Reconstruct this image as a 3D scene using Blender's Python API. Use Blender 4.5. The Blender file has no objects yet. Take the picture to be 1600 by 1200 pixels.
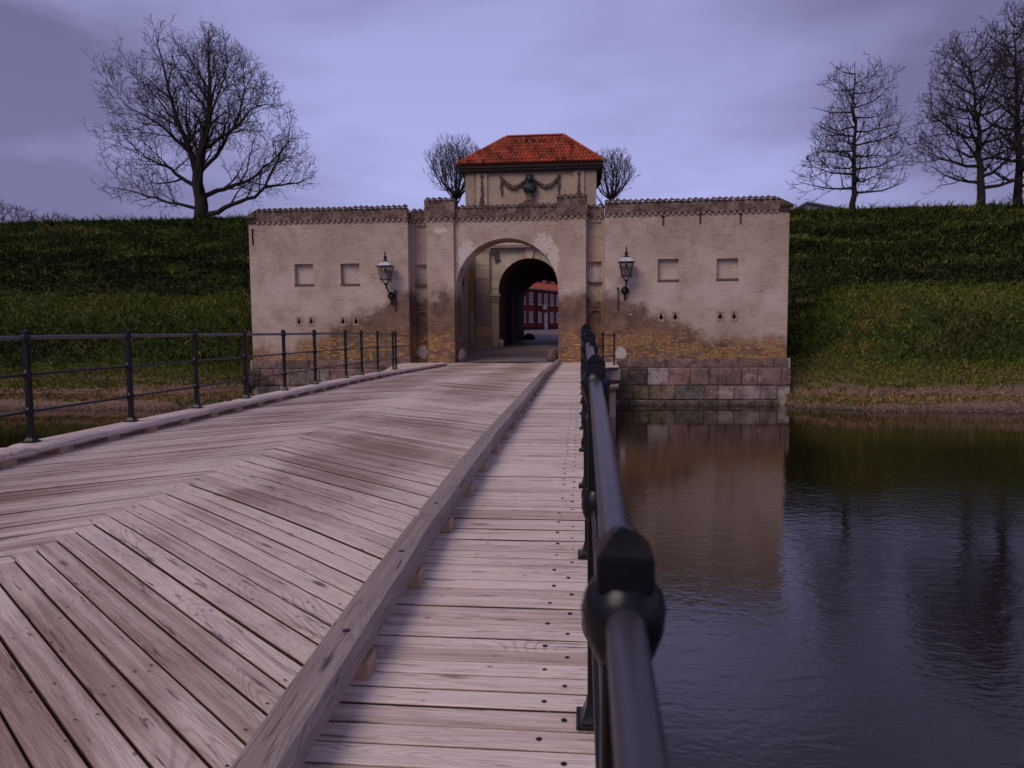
import bpy, bmesh, math, random
import numpy as np
from mathutils import Matrix, Vector

rnd = random.Random(7)
rng = np.random.default_rng(11)
scene = bpy.context.scene
col = scene.collection

# ------------------------------------------------------------------ camera
cam_d = bpy.data.cameras.new("camera")
cam = bpy.data.objects.new("camera", cam_d)
col.objects.link(cam)
cam_d.sensor_width = 36.0
cam_d.lens = 24.975
cam_d.clip_start = 0.02
cam_d.clip_end = 3000.0
cr = Vector((0.99538012, 0.09568056, -0.00797757))
cu = Vector((0.00077167, 0.07511371, 0.99717468))
cf = Vector((-0.09600945, 0.99257401, -0.07469286))
cam.matrix_world = Matrix(((cr.x, cu.x, -cf.x, 0.0), (cr.y, cu.y, -cf.y, 0.0), (cr.z, cu.z, -cf.z, 1.30), (0, 0, 0, 1)))
cam_d.dof.use_dof = True
cam_d.dof.focus_distance = 5.0
cam_d.dof.aperture_fstop = 4.8
scene.camera = cam

# ------------------------------------------------------------------ world, sun, exposure
SUN_EL, SUN_AZ = math.radians(43), math.radians(214)     # behind the camera, slightly to the left
world = bpy.data.worlds.new("World")
scene.world = world
world.use_nodes = True
nt = world.node_tree
nt.nodes.clear()
wo = nt.nodes.new("ShaderNodeOutputWorld")
bg = nt.nodes.new("ShaderNodeBackground")
bg.inputs["Strength"].default_value = 0.1
nt.links.new(bg.outputs[0], wo.inputs[0])
sky = nt.nodes.new("ShaderNodeTexSky")
sky.sky_type = 'NISHITA'
sky.sun_disc = False
sky.sun_elevation = SUN_EL
sky.sun_rotation = SUN_AZ
tc = nt.nodes.new("ShaderNodeTexCoord")
mp = nt.nodes.new("ShaderNodeMapping")
mp.inputs["Scale"].default_value = (1.0, 0.8, 2.4)
mp.inputs["Rotation"].default_value = (0.0, 0.35, 0.3)
mp.inputs["Location"].default_value = (0.62, 0.1, 0.35)
nt.links.new(tc.outputs["Generated"], mp.inputs["Vector"])
n1 = nt.nodes.new("ShaderNodeTexNoise")
n1.inputs["Scale"].default_value = 1.35
n1.inputs["Detail"].default_value = 5.0
n1.inputs["Roughness"].default_value = 0.52
n1.inputs["Distortion"].default_value = 0.25
nt.links.new(mp.outputs[0], n1.inputs["Vector"])
ramp = nt.nodes.new("ShaderNodeValToRGB")
ramp.color_ramp.elements[0].position = 0.41
ramp.color_ramp.elements[0].color = (1.9, 1.75, 3.45, 1)
ramp.color_ramp.elements[1].position = 0.64
ramp.color_ramp.elements[1].color = (4.35, 4.5, 8.3, 1)
nt.links.new(n1.outputs["Fac"], ramp.inputs["Fac"])
mx = nt.nodes.new("ShaderNodeMix")
mx.data_type = 'RGBA'
mx.inputs["Factor"].default_value = 0.95
nt.links.new(sky.outputs[0], mx.inputs[6])
nt.links.new(ramp.outputs[0], mx.inputs[7])
sz = nt.nodes.new("ShaderNodeSeparateXYZ"); nt.links.new(tc.outputs["Generated"], sz.inputs[0])
mr = nt.nodes.new("ShaderNodeMapRange"); mr.interpolation_type = 'SMOOTHSTEP'
nt.links.new(sz.outputs[2], mr.inputs[0])
for i_, v_ in ((1, 0.12), (2, 0.75), (3, 1.0), (4, 0.62)): mr.inputs[i_].default_value = v_
vm = nt.nodes.new("ShaderNodeVectorMath"); vm.operation = 'SCALE'
nt.links.new(mx.outputs[2], vm.inputs[0]); nt.links.new(mr.outputs[0], vm.inputs[3])
nt.links.new(vm.outputs[0], bg.inputs["Color"])

sun_d = bpy.data.lights.new("sun", 'SUN')
sun_d.energy = 1.55
sun_d.angle = math.radians(34)
sun_d.color = (1.0, 0.87, 0.76)
sun = bpy.data.objects.new("sun", sun_d)
col.objects.link(sun)
# azimuth measured clockwise from +Y
sdir = Vector((math.sin(SUN_AZ) * math.cos(SUN_EL), math.cos(SUN_AZ) * math.cos(SUN_EL), math.sin(SUN_EL)))
sun.rotation_euler = sdir.to_track_quat('Z', 'Y').to_euler()
sun.location = (0, -20, 40)
vs = scene.view_settings
vs.view_transform = 'Standard'
vs.look = 'None'
vs.exposure = 0.0
vs.gamma = 1.0
scene.cycles.max_bounces = 6
scene.cycles.use_denoising = True

# ------------------------------------------------------------------ helpers
def empty(name, loc, label, cat, group=None):
    o = bpy.data.objects.new(name, None)
    col.objects.link(o)
    o.location = loc
    o.empty_display_size = 0.3
    o["label"] = label
    o["category"] = cat
    if group: o["group"] = group
    return o

def wloc(o):
    v = Vector(o.location)
    while o.parent is not None:
        o = o.parent
        v = v + Vector(o.location)
    return v

def attach(o, parent):
    """keep mesh coordinates in world metres (axis aligned parents without rotation)"""
    o.parent = parent
    o.location = Vector(o.location) - wloc(parent)

def tag(o, label=None, cat=None, group=None, kind=None):
    if label: o["label"] = label
    if cat: o["category"] = cat
    if group: o["group"] = group
    if kind: o["kind"] = kind
    return o

def raw_mesh(name, V, Fc, uv=None, tint=None, smooth=False):
    me = bpy.data.meshes.new(name)
    me.from_pydata(V, [], Fc)
    if uv is not None:
        l = me.uv_layers.new(name="UVMap")
        flat = np.array(uv, dtype=np.float32)
        idx = np.empty(len(me.loops), dtype=np.int32)
        me.loops.foreach_get("vertex_index", idx)
        l.data.foreach_set("uv", flat[idx].ravel())
    if tint is not None:
        a = me.attributes.new("tint", 'FLOAT', 'POINT')
        a.data.foreach_set("value", np.array(tint, dtype=np.float32))
    if smooth:
        me.polygons.foreach_set("use_smooth", [True] * len(me.polygons))
    return me

class MB:
    def __init__(s):
        s.V, s.F, s.UV, s.T = [], [], [], []
    def add(s, V, F):
        b = len(s.V)
        s.V += [tuple(v) for v in V]
        s.F += [tuple(b + i for i in f) for f in F]
        return s
    def box(s, x0, x1, y0, y1, z0, z1):
        V = [(x0,y0,z0),(x1,y0,z0),(x1,y1,z0),(x0,y1,z0),(x0,y0,z1),(x1,y0,z1),(x1,y1,z1),(x0,y1,z1)]
        return s.add(V, [(0,3,2,1),(4,5,6,7),(0,1,5,4),(1,2,6,5),(2,3,7,6),(3,0,4,7)])
    def hull(s, V, quads=None):
        return s.add(V, [(0,3,2,1),(4,5,6,7),(0,1,5,4),(1,2,6,5),(2,3,7,6),(3,0,4,7)])
    def cbox(s, x0, x1, y0, y1, z0, z1, c):
        """chamfered box"""
        V, ix = [], {}
        for sx in (0,1):
            for sy in (0,1):
                for sz in (0,1):
                    X = (x0,x1)[sx]; Y=(y0,y1)[sy]; Z=(z0,z1)[sz]
                    dx = c if sx==0 else -c; dy = c if sy==0 else -c; dz = c if sz==0 else -c
                    ix[(sx,sy,sz)] = len(V)
                    V += [(X, Y+dy, Z+dz), (X+dx, Y, Z+dz), (X+dx, Y+dy, Z)]
        g = lambda a,b,cc,k: ix[(a,b,cc)]+k
        F = []
        for a in (0,1):
            q = [g(a,0,0,0), g(a,1,0,0), g(a,1,1,0), g(a,0,1,0)]
            F.append(tuple(q if a else q[::-1]))
            q = [g(0,a,0,1), g(0,a,1,1), g(1,a,1,1), g(1,a,0,1)]
            F.append(tuple(q if a else q[::-1]))
            q = [g(0,0,a,2), g(1,0,a,2), g(1,1,a,2), g(0,1,a,2)]
            F.append(tuple(q if a else q[::-1]))
        for a in (0,1):
            for b in (0,1):
                F.append((g(a,b,0,0), g(a,b,1,0), g(a,b,1,1), g(a,b,0,1)))
                F.append((g(a,0,b,0), g(a,1,b,0), g(a,1,b,2), g(a,0,b,2)))
                F.append((g(0,a,b,1), g(1,a,b,1), g(1,a,b,2), g(0,a,b,2)))
                for cc in (0,1):
                    F.append((g(a,b,cc,0), g(a,b,cc,1), g(a,b,cc,2)))
        return s.add(V, F)
    def tube(s, P, r, n=8, cap=True):
        P = [Vector(p) for p in P]
        R = r if isinstance(r, (list, tuple)) else [r]*len(P)
        b = len(s.V); up = Vector((0,0,1))
        for i, p in enumerate(P):
            d = (P[min(i+1,len(P)-1)] - P[max(i-1,0)]).normalized()
            ref = up if abs(d.z) < 0.95 else Vector((1,0,0))
            a = d.cross(ref).normalized(); c = a.cross(d).normalized()
            for k in range(n):
                t = 2*math.pi*k/n
                s.V.append(tuple(p + (a*math.cos(t) + c*math.sin(t))*R[i]))
        for i in range(len(P)-1):
            for k in range(n):
                k2 = (k+1) % n
                s.F.append((b+i*n+k, b+i*n+k2, b+(i+1)*n+k2, b+(i+1)*n+k))
        if cap:
            s.F.append(tuple(b+k for k in range(n))[::-1])
            s.F.append(tuple(b+(len(P)-1)*n+k for k in range(n)))
        return s
    def lathe(s, prof, c=(0,0,0), n=12, sx=1.0, sy=1.0, axis='z', off=0.0):
        b = len(s.V)
        for (r, h) in prof:
            for k in range(n):
                t = 2*math.pi*(k+off)/n
                x, y = r*math.cos(t)*sx, r*math.sin(t)*sy
                if axis == 'z': s.V.append((c[0]+x, c[1]+y, c[2]+h))
                elif axis == 'y': s.V.append((c[0]+x, c[1]+h, c[2]+y))
                else: s.V.append((c[0]+h, c[1]+x, c[2]+y))
        for i in range(len(prof)-1):
            for k in range(n):
                k2 = (k+1) % n
                s.F.append((b+i*n+k, b+i*n+k2, b+(i+1)*n+k2, b+(i+1)*n+k))
        s.F.append(tuple(b+k for k in range(n))[::-1])
        s.F.append(tuple(b+(len(prof)-1)*n+k for k in range(n)))
        return s
    def extrude_xz(s, poly, y0, y1):
        n = len(poly)
        V = [(x,y0,z) for x,z in poly] + [(x,y1,z) for x,z in poly]
        F = [tuple(range(n)), tuple(range(2*n-1, n-1, -1))] + [(i, (i+1)%n + 0, (i+1)%n + n, i+n)[::-1] for i in range(n)]
        return s.add(V, F)
    def blob(s, c, r, n=6, m=4, jit=0.0):
        prof = [(max(0.02*r[0], math.sin(math.pi*i/m))*1.0, -math.cos(math.pi*i/m)) for i in range(m+1)]
        b = len(s.V)
        for (rr, h) in prof:
            for k in range(n):
                t = 2*math.pi*k/n
                j = 1 + rnd.uniform(-jit, jit)
                s.V.append((c[0]+rr*math.cos(t)*r[0]*j, c[1]+rr*math.sin(t)*r[1]*j, c[2]+h*r[2]*j))
        for i in range(m):
            for k in range(n):
                k2 = (k+1) % n
                s.F.append((b+i*n+k, b+i*n+k2, b+(i+1)*n+k2, b+(i+1)*n+k))
        return s
    def mesh(s, name, smooth=False, fix=True):
        me = raw_mesh(name, s.V, s.F, s.UV if s.UV else None, s.T if s.T else None, False)
        if fix:
            bm = bmesh.new(); bm.from_mesh(me)
            bmesh.ops.recalc_face_normals(bm, faces=bm.faces)
            bm.to_mesh(me); bm.free()
        if smooth:
            me.polygons.foreach_set("use_smooth", [True]*len(me.polygons))
        return me
    def build(s, name, mat, parent=None, smooth=False, fix=True, col4=None):
        me = s.mesh(name, smooth, fix)
        me.materials.append(mat)
        o = bpy.data.objects.new(name, me)
        col.objects.link(o)
        if parent: attach(o, parent)
        if col4: o.color = col4
        return o

def inst(name, me, loc, parent=None, rot=(0,0,0), scale=None, col4=None):
    o = bpy.data.objects.new(name, me)
    col.objects.link(o)
    o.location = loc
    o.rotation_euler = rot
    if scale: o.scale = scale
    if parent: attach(o, parent)
    if col4: o.color = col4
    return o

# ------------------------------------------------------------------ materials
class NT:
    def __init__(s, name):
        s.m = bpy.data.materials.new(name); s.m.use_nodes = True
        s.t = s.m.node_tree; s.t.nodes.clear()
        s.out = s.t.nodes.new("ShaderNodeOutputMaterial")
        s.b = s.t.nodes.new("ShaderNodeBsdfPrincipled")
        s.t.links.new(s.b.outputs[0], s.out.inputs[0])
    def n(s, typ, **kw):
        nd = s.t.nodes.new(typ)
        for k, v in kw.items(): setattr(nd, k, v)
        return nd
    def L(s, a, b): s.t.links.new(a, b)
    def set(s, sock, v):
        if hasattr(v, "links"): s.L(v, sock)
        else: sock.default_value = v
    def coord(s, which="Object"): return s.n("ShaderNodeTexCoord").outputs[which]
    def map(s, vec, scale=(1,1,1), loc=(0,0,0), rot=(0,0,0)):
        m = s.n("ShaderNodeMapping"); s.L(vec, m.inputs[0])
        m.inputs["Scale"].default_value = scale; m.inputs["Location"].default_value = loc; m.inputs["Rotation"].default_value = rot
        return m.outputs[0]
    def noise(s, vec, scale, detail=4, rough=0.55, dist=0.0):
        nd = s.n("ShaderNodeTexNoise"); s.L(vec, nd.inputs["Vector"])
        nd.inputs["Scale"].default_value = scale; nd.inputs["Detail"].default_value = detail
        nd.inputs["Roughness"].default_value = rough; nd.inputs["Distortion"].default_value = dist
        return nd.outputs["Fac"]
    def vor(s, vec, scale, feat='F1'):
        nd = s.n("ShaderNodeTexVoronoi"); nd.feature = feat; s.L(vec, nd.inputs["Vector"]); nd.inputs["Scale"].default_value = scale
        return nd
    def math(s, op, a, b=0.0, c=0.0):
        nd = s.n("ShaderNodeMath", operation=op)
        s.set(nd.inputs[0], a); s.set(nd.inputs[1], b); s.set(nd.inputs[2], c)
        return nd.outputs[0]
    def ss(s, v, lo, hi):
        nd = s.n("ShaderNodeMapRange"); nd.interpolation_type = 'SMOOTHSTEP'
        s.set(nd.inputs[0], v); s.set(nd.inputs[1], lo); s.set(nd.inputs[2], hi)
        nd.inputs[3].default_value = 0; nd.inputs[4].default_value = 1
        return nd.outputs[0]
    def mix(s, f, a, b, mode='MIX'):
        nd = s.n("ShaderNodeMix", data_type='RGBA', blend_type=mode)
        s.set(nd.inputs[0], f)
        for sk, v in ((nd.inputs[6], a), (nd.inputs[7], b)):
            if hasattr(v, "links"): s.L(v, sk)
            else: sk.default_value = (v[0], v[1], v[2], 1)
        return nd.outputs[2]
    def ramp(s, f, stops):
        nd = s.n("ShaderNodeValToRGB"); s.L(f, nd.inputs[0])
        e = nd.color_ramp.elements
        while len(e) < len(stops): e.new(0.5)
        for el, (p, c) in zip(e, stops): el.position = p; el.color = (c[0], c[1], c[2], 1)
        return nd.outputs[0]
    def sep(s, vec):
        nd = s.n("ShaderNodeSeparateXYZ"); s.L(vec, nd.inputs[0]); return nd.outputs
    def comb(s, x, y, z=0.0):
        nd = s.n("ShaderNodeCombineXYZ"); s.set(nd.inputs[0], x); s.set(nd.inputs[1], y); s.set(nd.inputs[2], z); return nd.outputs[0]
    def bump(s, h, strength, dist, prev=None):
        nd = s.n("ShaderNodeBump"); nd.inputs["Strength"].default_value = strength; nd.inputs["Distance"].default_value = dist
        s.L(h, nd.inputs["Height"])
        if prev is not None: s.L(prev, nd.inputs["Normal"])
        return nd.outputs[0]
    def fin(s, colr, rough=0.7, normal=None, spec=0.5, metal=0.0):
        s.set(s.b.inputs["Base Color"], colr if hasattr(colr, "links") else (colr[0], colr[1], colr[2], 1))
        s.set(s.b.inputs["Roughness"], rough); s.set(s.b.inputs["Specular IOR Level"], spec); s.set(s.b.inputs["Metallic"], metal)
        if normal is not None: s.L(normal, s.b.inputs["Normal"])
        return s.m

def wood_material(name, pale, brown, dark, stain=1.0, rough=0.55, tracks=False):
    s = NT(name)
    uv = s.coord("UV")
    ob = s.coord("Object")
    tint = s.n("ShaderNodeAttribute", attribute_name="tint").outputs["Fac"]
    # contour lines of a stretched noise give cathedral grain
    g = s.noise(s.map(uv, (0.5, 5.5, 1)), 1.0, 1.2, 0.4, 0.45)
    rings = s.math('SINE', s.math('MULTIPLY', g, 330.0))
    ringm = s.ss(rings, 0.15, 0.95)
    fib = s.noise(s.map(uv, (5.0, 190.0, 1)), 1.0, 3, 0.6)
    fibm = s.ss(fib, 0.42, 0.72)
    streak = s.noise(s.map(uv, (0.9, 26.0, 1)), 1.0, 3, 0.6)
    big = s.noise(s.map(ob, (0.55, 0.42, 1.0)), 1.0, 3, 0.5, 0.3)
    pat = s.math('ADD', s.math('MULTIPLY', s.ss(big, 0.32, 0.68), 0.4 * stain), s.math('MULTIPLY', s.ss(streak, 0.35, 0.7), 0.3))
    pat = s.math('ADD', pat, s.math('MULTIPLY', s.math('SUBTRACT', s.math('MINIMUM', tint, 1.0), 0.5), 0.6))
    if tracks:          # grime worn in by wheels along the two lanes
        ox = s.sep(ob)[0]
        tr = None
        for cx_ in (-2.05, -4.1):
            d_ = s.math('POWER', s.math('DIVIDE', s.math('SUBTRACT', ox, cx_), 0.62), 2.0)
            t_ = s.math('SUBTRACT', 1.0, s.ss(s.math('ADD', d_, s.math('MULTIPLY', s.math('SUBTRACT', s.noise(ob, 1.6, 4), 0.5), 2.6)), 0.1, 1.4))
            tr = t_ if tr is None else s.math('MAXIMUM', tr, t_)
        pat = s.math('ADD', pat, s.math('MULTIPLY', tr, 0.24))
    c = s.mix(s.ss(pat, 0.05, 0.95), pale, brown)
    c = s.mix(s.math('MULTIPLY', ringm, s.math('MULTIPLY_ADD', s.ss(s.noise(ob, 1.3, 2), 0.44, 0.66), 0.30, 0.05)), c, dark)
    c = s.mix(s.math('MULTIPLY', fibm, 0.42), c, dark)
    v = s.vor(s.map(uv, (1.7, 7.5, 1)), 1.0)
    knot = s.math('SUBTRACT', 1.0, s.ss(v.outputs["Distance"], 0.04, 0.17))
    kn2 = s.ss(s.sep(v.outputs["Color"])[0], 0.62, 0.7)
    c = s.mix(s.math('MULTIPLY', s.math('MULTIPLY', knot, kn2), 0.85), c, tuple(0.6*x for x in dark))
    spl = s.noise(s.map(uv, (2.2, 34.0, 1), (3, 7, 0)), 1.0, 4, 0.7)
    c = s.mix(s.math('MULTIPLY', s.ss(spl, 0.60, 0.66), 0.7), c, tuple(0.45*x for x in dark))
    v2 = s.vor(s.map(uv, (9.0, 17.0, 1), (5, 2, 0)), 1.0)
    dot = s.math('MULTIPLY', s.math('SUBTRACT', 1.0, s.ss(v2.outputs["Distance"], 0.07, 0.16)), s.ss(s.sep(v2.outputs["Color"])[1], 0.72, 0.76))
    c = s.mix(s.math('MULTIPLY', dot, 0.7), c, tuple(0.5*x for x in dark))
    c = s.mix(s.ss(tint, 1.4, 1.9), c, (0.045, 0.023, 0.014))
    dust = s.noise(ob, 95.0, 2, 0.5)
    c = s.mix(s.math('MULTIPLY', s.ss(dust, 0.66, 0.76), 0.35), c, (0.70, 0.64, 0.62))
    h = s.math('ADD', s.math('MULTIPLY', ringm, -0.45), s.math('MULTIPLY', fib, 1.0))
    h = s.math('ADD', h, s.math('MULTIPLY', s.ss(spl, 0.59, 0.67), -1.6))
    nrm = s.bump(h, 0.55, 0.0025)
    return s.fin(c, s.math('MULTIPLY_ADD', fib, 0.25, rough - 0.12), nrm, 0.5)

M = {}
M['deck'] = wood_material("weathered_deck_wood", (0.80, 0.64, 0.56), (0.29, 0.168, 0.12), (0.085, 0.048, 0.038), 0.85, tracks=True)
M['walk'] = wood_material("weathered_walkway_wood", (0.88, 0.71, 0.63), (0.40, 0.245, 0.185), (0.10, 0.056, 0.042), 0.7)
M['kerb'] = wood_material("old_kerb_wood", (0.36, 0.27, 0.25), (0.19, 0.12, 0.105), (0.06, 0.035, 0.028), 0.9, 0.62)
M['block'] = wood_material("new_block_wood", (0.50, 0.33, 0.22), (0.36, 0.21, 0.13), (0.15, 0.08, 0.05), 0.6)

s = NT("painted_iron")
ob = s.coord(); nz = s.noise(ob, 60, 3)
s.b.inputs['IOR'].default_value = 1.5
M['iron'] = s.fin(s.mix(s.ss(s.noise(ob, 9, 4, 0.65), 0.62, 0.74), (0.0045, 0.0035, 0.005), (0.024, 0.011, 0.008)), s.math('MULTIPLY_ADD', nz, 0.2, 0.2), s.bump(s.math('ADD', nz, s.ss(s.noise(ob, 9, 4, 0.65), 0.58, 0.74)), 0.35, 0.0012), 0.32)

s = NT("worn_rail_iron"); ob = s.coord(); nz = s.noise(ob, 40, 4, 0.6); ch = s.ss(s.noise(ob, 14, 4, 0.7), 0.6, 0.7)
s.b.inputs['IOR'].default_value = 1.85
M['rail'] = s.fin(s.mix(s.math('MULTIPLY', ch, 0.7), (0.042, 0.033, 0.045), (0.085, 0.05, 0.04)), s.math('MULTIPLY_ADD', nz, 0.25, 0.26), s.bump(s.math('ADD', nz, s.math('MULTIPLY', ch, -0.8)), 0.35, 0.0012), 0.5)

def limewash(name, full=True):
    s = NT(name)
    ob = s.coord(); x, y, z = s.sep(ob)
    wv = s.noise(ob, 2.6, 3); wv2 = s.noise(s.map(ob, (1, 1, 1), (9, 4, 2)), 2.6, 3)
    vec = s.comb(s.math('ADD', s.math('ADD', x, y), s.math('MULTIPLY', wv, 0.10)), s.math('ADD', z, s.math('MULTIPLY', wv2, 0.05)), 0.0)
    br = s.n("ShaderNodeTexBrick"); s.L(vec, br.inputs["Vector"])
    br.inputs["Scale"].default_value = 1.0; br.inputs["Brick Width"].default_value = 0.25; br.inputs["Row Height"].default_value = 0.078
    br.inputs["Mortar Size"].default_value = 0.008; br.inputs["Mortar Smooth"].default_value = 0.5; br.offset = 0.5
    br.inputs["Color1"].default_value = (0, 0, 0, 1); br.inputs["Color2"].default_value = (1, 1, 1, 1); br.inputs["Mortar"].default_value = (0.5, 0.5, 0.5, 1)
    bid = s.sep(br.outputs["Color"])[0]; mort = br.outputs["Fac"]
    n_l = s.noise(ob, 0.45, 4, 0.55); n_m = s.noise(ob, 2.2, 5, 0.62); n_f = s.noise(s.map(ob, (1, 1, 2.2)), 9.0, 5, 0.7)
    base = s.mix(s.ss(n_l, 0.32, 0.68), (0.44, 0.31, 0.245), (0.57, 0.435, 0.36))
    base = s.mix(s.math('MULTIPLY', s.ss(n_m, 0.42, 0.75), 0.55), base, (0.33, 0.215, 0.155))
    base = s.mix(s.math('MULTIPLY', s.ss(n_f, 0.48, 0.7), 0.6), base, (0.64, 0.51, 0.44))
    base = s.mix(s.math('MULTIPLY', s.ss(s.noise(s.map(ob, (1, 1, 2.5)), 22.0, 3, 0.7), 0.53, 0.66), 0.72), base, (0.19, 0.115, 0.08))
    base = s.mix(s.math('MULTIPLY', s.ss(bid, 0.55, 1.0), 0.25), base, (0.29, 0.18, 0.12))
    base = s.mix(s.math('MULTIPLY', mort, s.math('MULTIPLY_ADD', s.ss(n_m, 0.42, 0.7), 0.30, 0.05)), base, (0.25, 0.155, 0.11))
    # paler band of wash across the middle of the walls
    band = s.math('MULTIPLY', s.ss(z, 1.2, 2.6), s.math('SUBTRACT', 1.0, s.ss(z, 3.2, 5.2)))
    base = s.mix(s.math('MULTIPLY', s.math('MULTIPLY', band, s.ss(s.noise(ob, 0.8, 4), 0.35, 0.65)), 0.6), base, (0.68, 0.54, 0.47))
    # damp zone that climbs toward the gate
    dx = s.math('ABSOLUTE', s.math('ADD', x, 3.03))
    zb = s.math('MAXIMUM', s.math('SUBTRACT', 2.95, s.math('MULTIPLY', s.math('MAXIMUM', s.math('SUBTRACT', dx, 4.4), 0.0), 0.48)), s.math('MULTIPLY_ADD', s.ss(x, -6, 2), 0.35, 0.75))
    zz = s.math('ADD', z, s.math('MULTIPLY', s.math('SUBTRACT', s.noise(ob, 1.5, 6, 0.68), 0.5), 1.9))
    damp = s.math('SUBTRACT', 1.0, s.ss(s.math('SUBTRACT', zz, zb), -0.50, 0.16))
    dcol = s.mix(s.ss(n_m, 0.3, 0.7), (0.10, 0.050, 0.036), (0.23, 0.13, 0.09))
    dcol = s.mix(s.math('MULTIPLY', s.ss(n_f, 0.55, 0.75), 0.6), dcol, (0.42, 0.30, 0.24))
    base = s.mix(s.math('MULTIPLY', damp, 0.93), base, dcol)
    # bare yellow bricks where the wash has gone
    yn = s.math('ADD', s.noise(s.map(ob, (1, 1, 1.5), (4, 0, 9)), 1.1, 5, 0.65), s.math('MULTIPLY', s.math('SUBTRACT', bid, 0.5), 0.16))
    low = s.math('SUBTRACT', 1.0, s.ss(z, 0.8, 1.7))
    yel = s.math('MULTIPLY', s.math('MULTIPLY', s.ss(s.math('ADD', yn, s.math('MULTIPLY', s.ss(x, 0.5, 3.0), 0.03)), 0.43, 0.54), low), s.math('MULTIPLY', damp, s.math('SUBTRACT', 1.0, s.math('MULTIPLY', mort, 0.9))))
    ycol = s.mix(bid, (0.36, 0.16, 0.055), (0.64, 0.35, 0.105))
    yel = s.math('MULTIPLY', yel, s.ss(s.math('ADD', n_f, s.math('MULTIPLY', s.math('SUBTRACT', s.noise(ob, 16.0, 3, 0.7), 0.5), 0.9)), 0.43, 0.57))
    base = s.mix(yel, base, ycol)
    # white lime patches at the arch, on the pilaster and at the foot
    patch = None
    for (px, pz, rx, rz) in ((-4.68, 4.45, 0.42, 0.62), (-1.5, 4.82, 0.42, 0.42), (-1.1, 4.25, 0.24, 0.6), (-5.75, 5.45, 0.27, 0.12), (0.55, 3.6, 0.22, 0.42), (1.62, 0.38, 0.24, 0.26), (-6.7, 0.42, 0.25, 0.25)):
        e = s.math('ADD', s.math('POWER', s.math('DIVIDE', s.math('SUBTRACT', x, px), rx), 2.0), s.math('POWER', s.math('DIVIDE', s.math('SUBTRACT', z, pz), rz), 2.0))
        e = s.math('ADD', e, s.math('MULTIPLY', s.math('SUBTRACT', s.noise(ob, 7.0, 5, 0.7), 0.5), 4.2))
        p = s.math('SUBTRACT', 1.0, s.ss(e, 0.75, 1.05))
        patch = p if patch is None else s.math('MAXIMUM', patch, p)
    base = s.mix(s.math('MULTIPLY', patch, s.math('MULTIPLY_ADD', s.ss(n_f, 0.3, 0.6), 0.45, 0.45)), base, (0.68, 0.58, 0.53))
    chips = s.math('MULTIPLY', s.ss(s.noise(ob, 6.5, 3, 0.5), 0.70, 0.74), s.math('SUBTRACT', 1.0, s.ss(z, 2.2, 3.2)))
    base = s.mix(s.math('MULTIPLY', chips, 0.7), base, (0.66, 0.57, 0.53))
    # soot under the parapet and dark weathered parapet brick
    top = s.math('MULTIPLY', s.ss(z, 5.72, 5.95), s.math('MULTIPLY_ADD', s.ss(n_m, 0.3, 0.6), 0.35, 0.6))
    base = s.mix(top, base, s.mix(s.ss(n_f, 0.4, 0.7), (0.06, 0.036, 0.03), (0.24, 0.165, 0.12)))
    # drips and soot spots with their own shape
    drip = s.math('MULTIPLY', s.ss(s.noise(s.map(ob, (5.0, 5.0, 0.7)), 1.0, 4, 0.6), 0.6, 0.75), s.math('MULTIPLY', s.ss(z, 4.3, 5.9), 0.5))
    base = s.mix(drip, base, (0.10, 0.07, 0.055))
    soot = s.math('MULTIPLY', s.ss(s.noise(s.map(ob, (1, 1, 1.6)), 7.5, 3, 0.7), 0.64, 0.7), s.math('MULTIPLY', s.ss(x, 1.8, 3.0), s.math('MULTIPLY', s.ss(z, 4.2, 4.8), 0.75)))
    base = s.mix(soot, base, (0.09, 0.06, 0.05))
    h = s.math('ADD', s.math('MULTIPLY', mort, -0.7), s.math('MULTIPLY', n_f, 0.8))
    h = s.math('ADD', h, s.math('MULTIPLY', bid, 0.35))
    nrm = s.bump(h, 0.75, 0.02)
    return s.fin(base, 0.9, nrm, 0.2)
M['lime'] = limewash("limewashed_brick")

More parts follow.
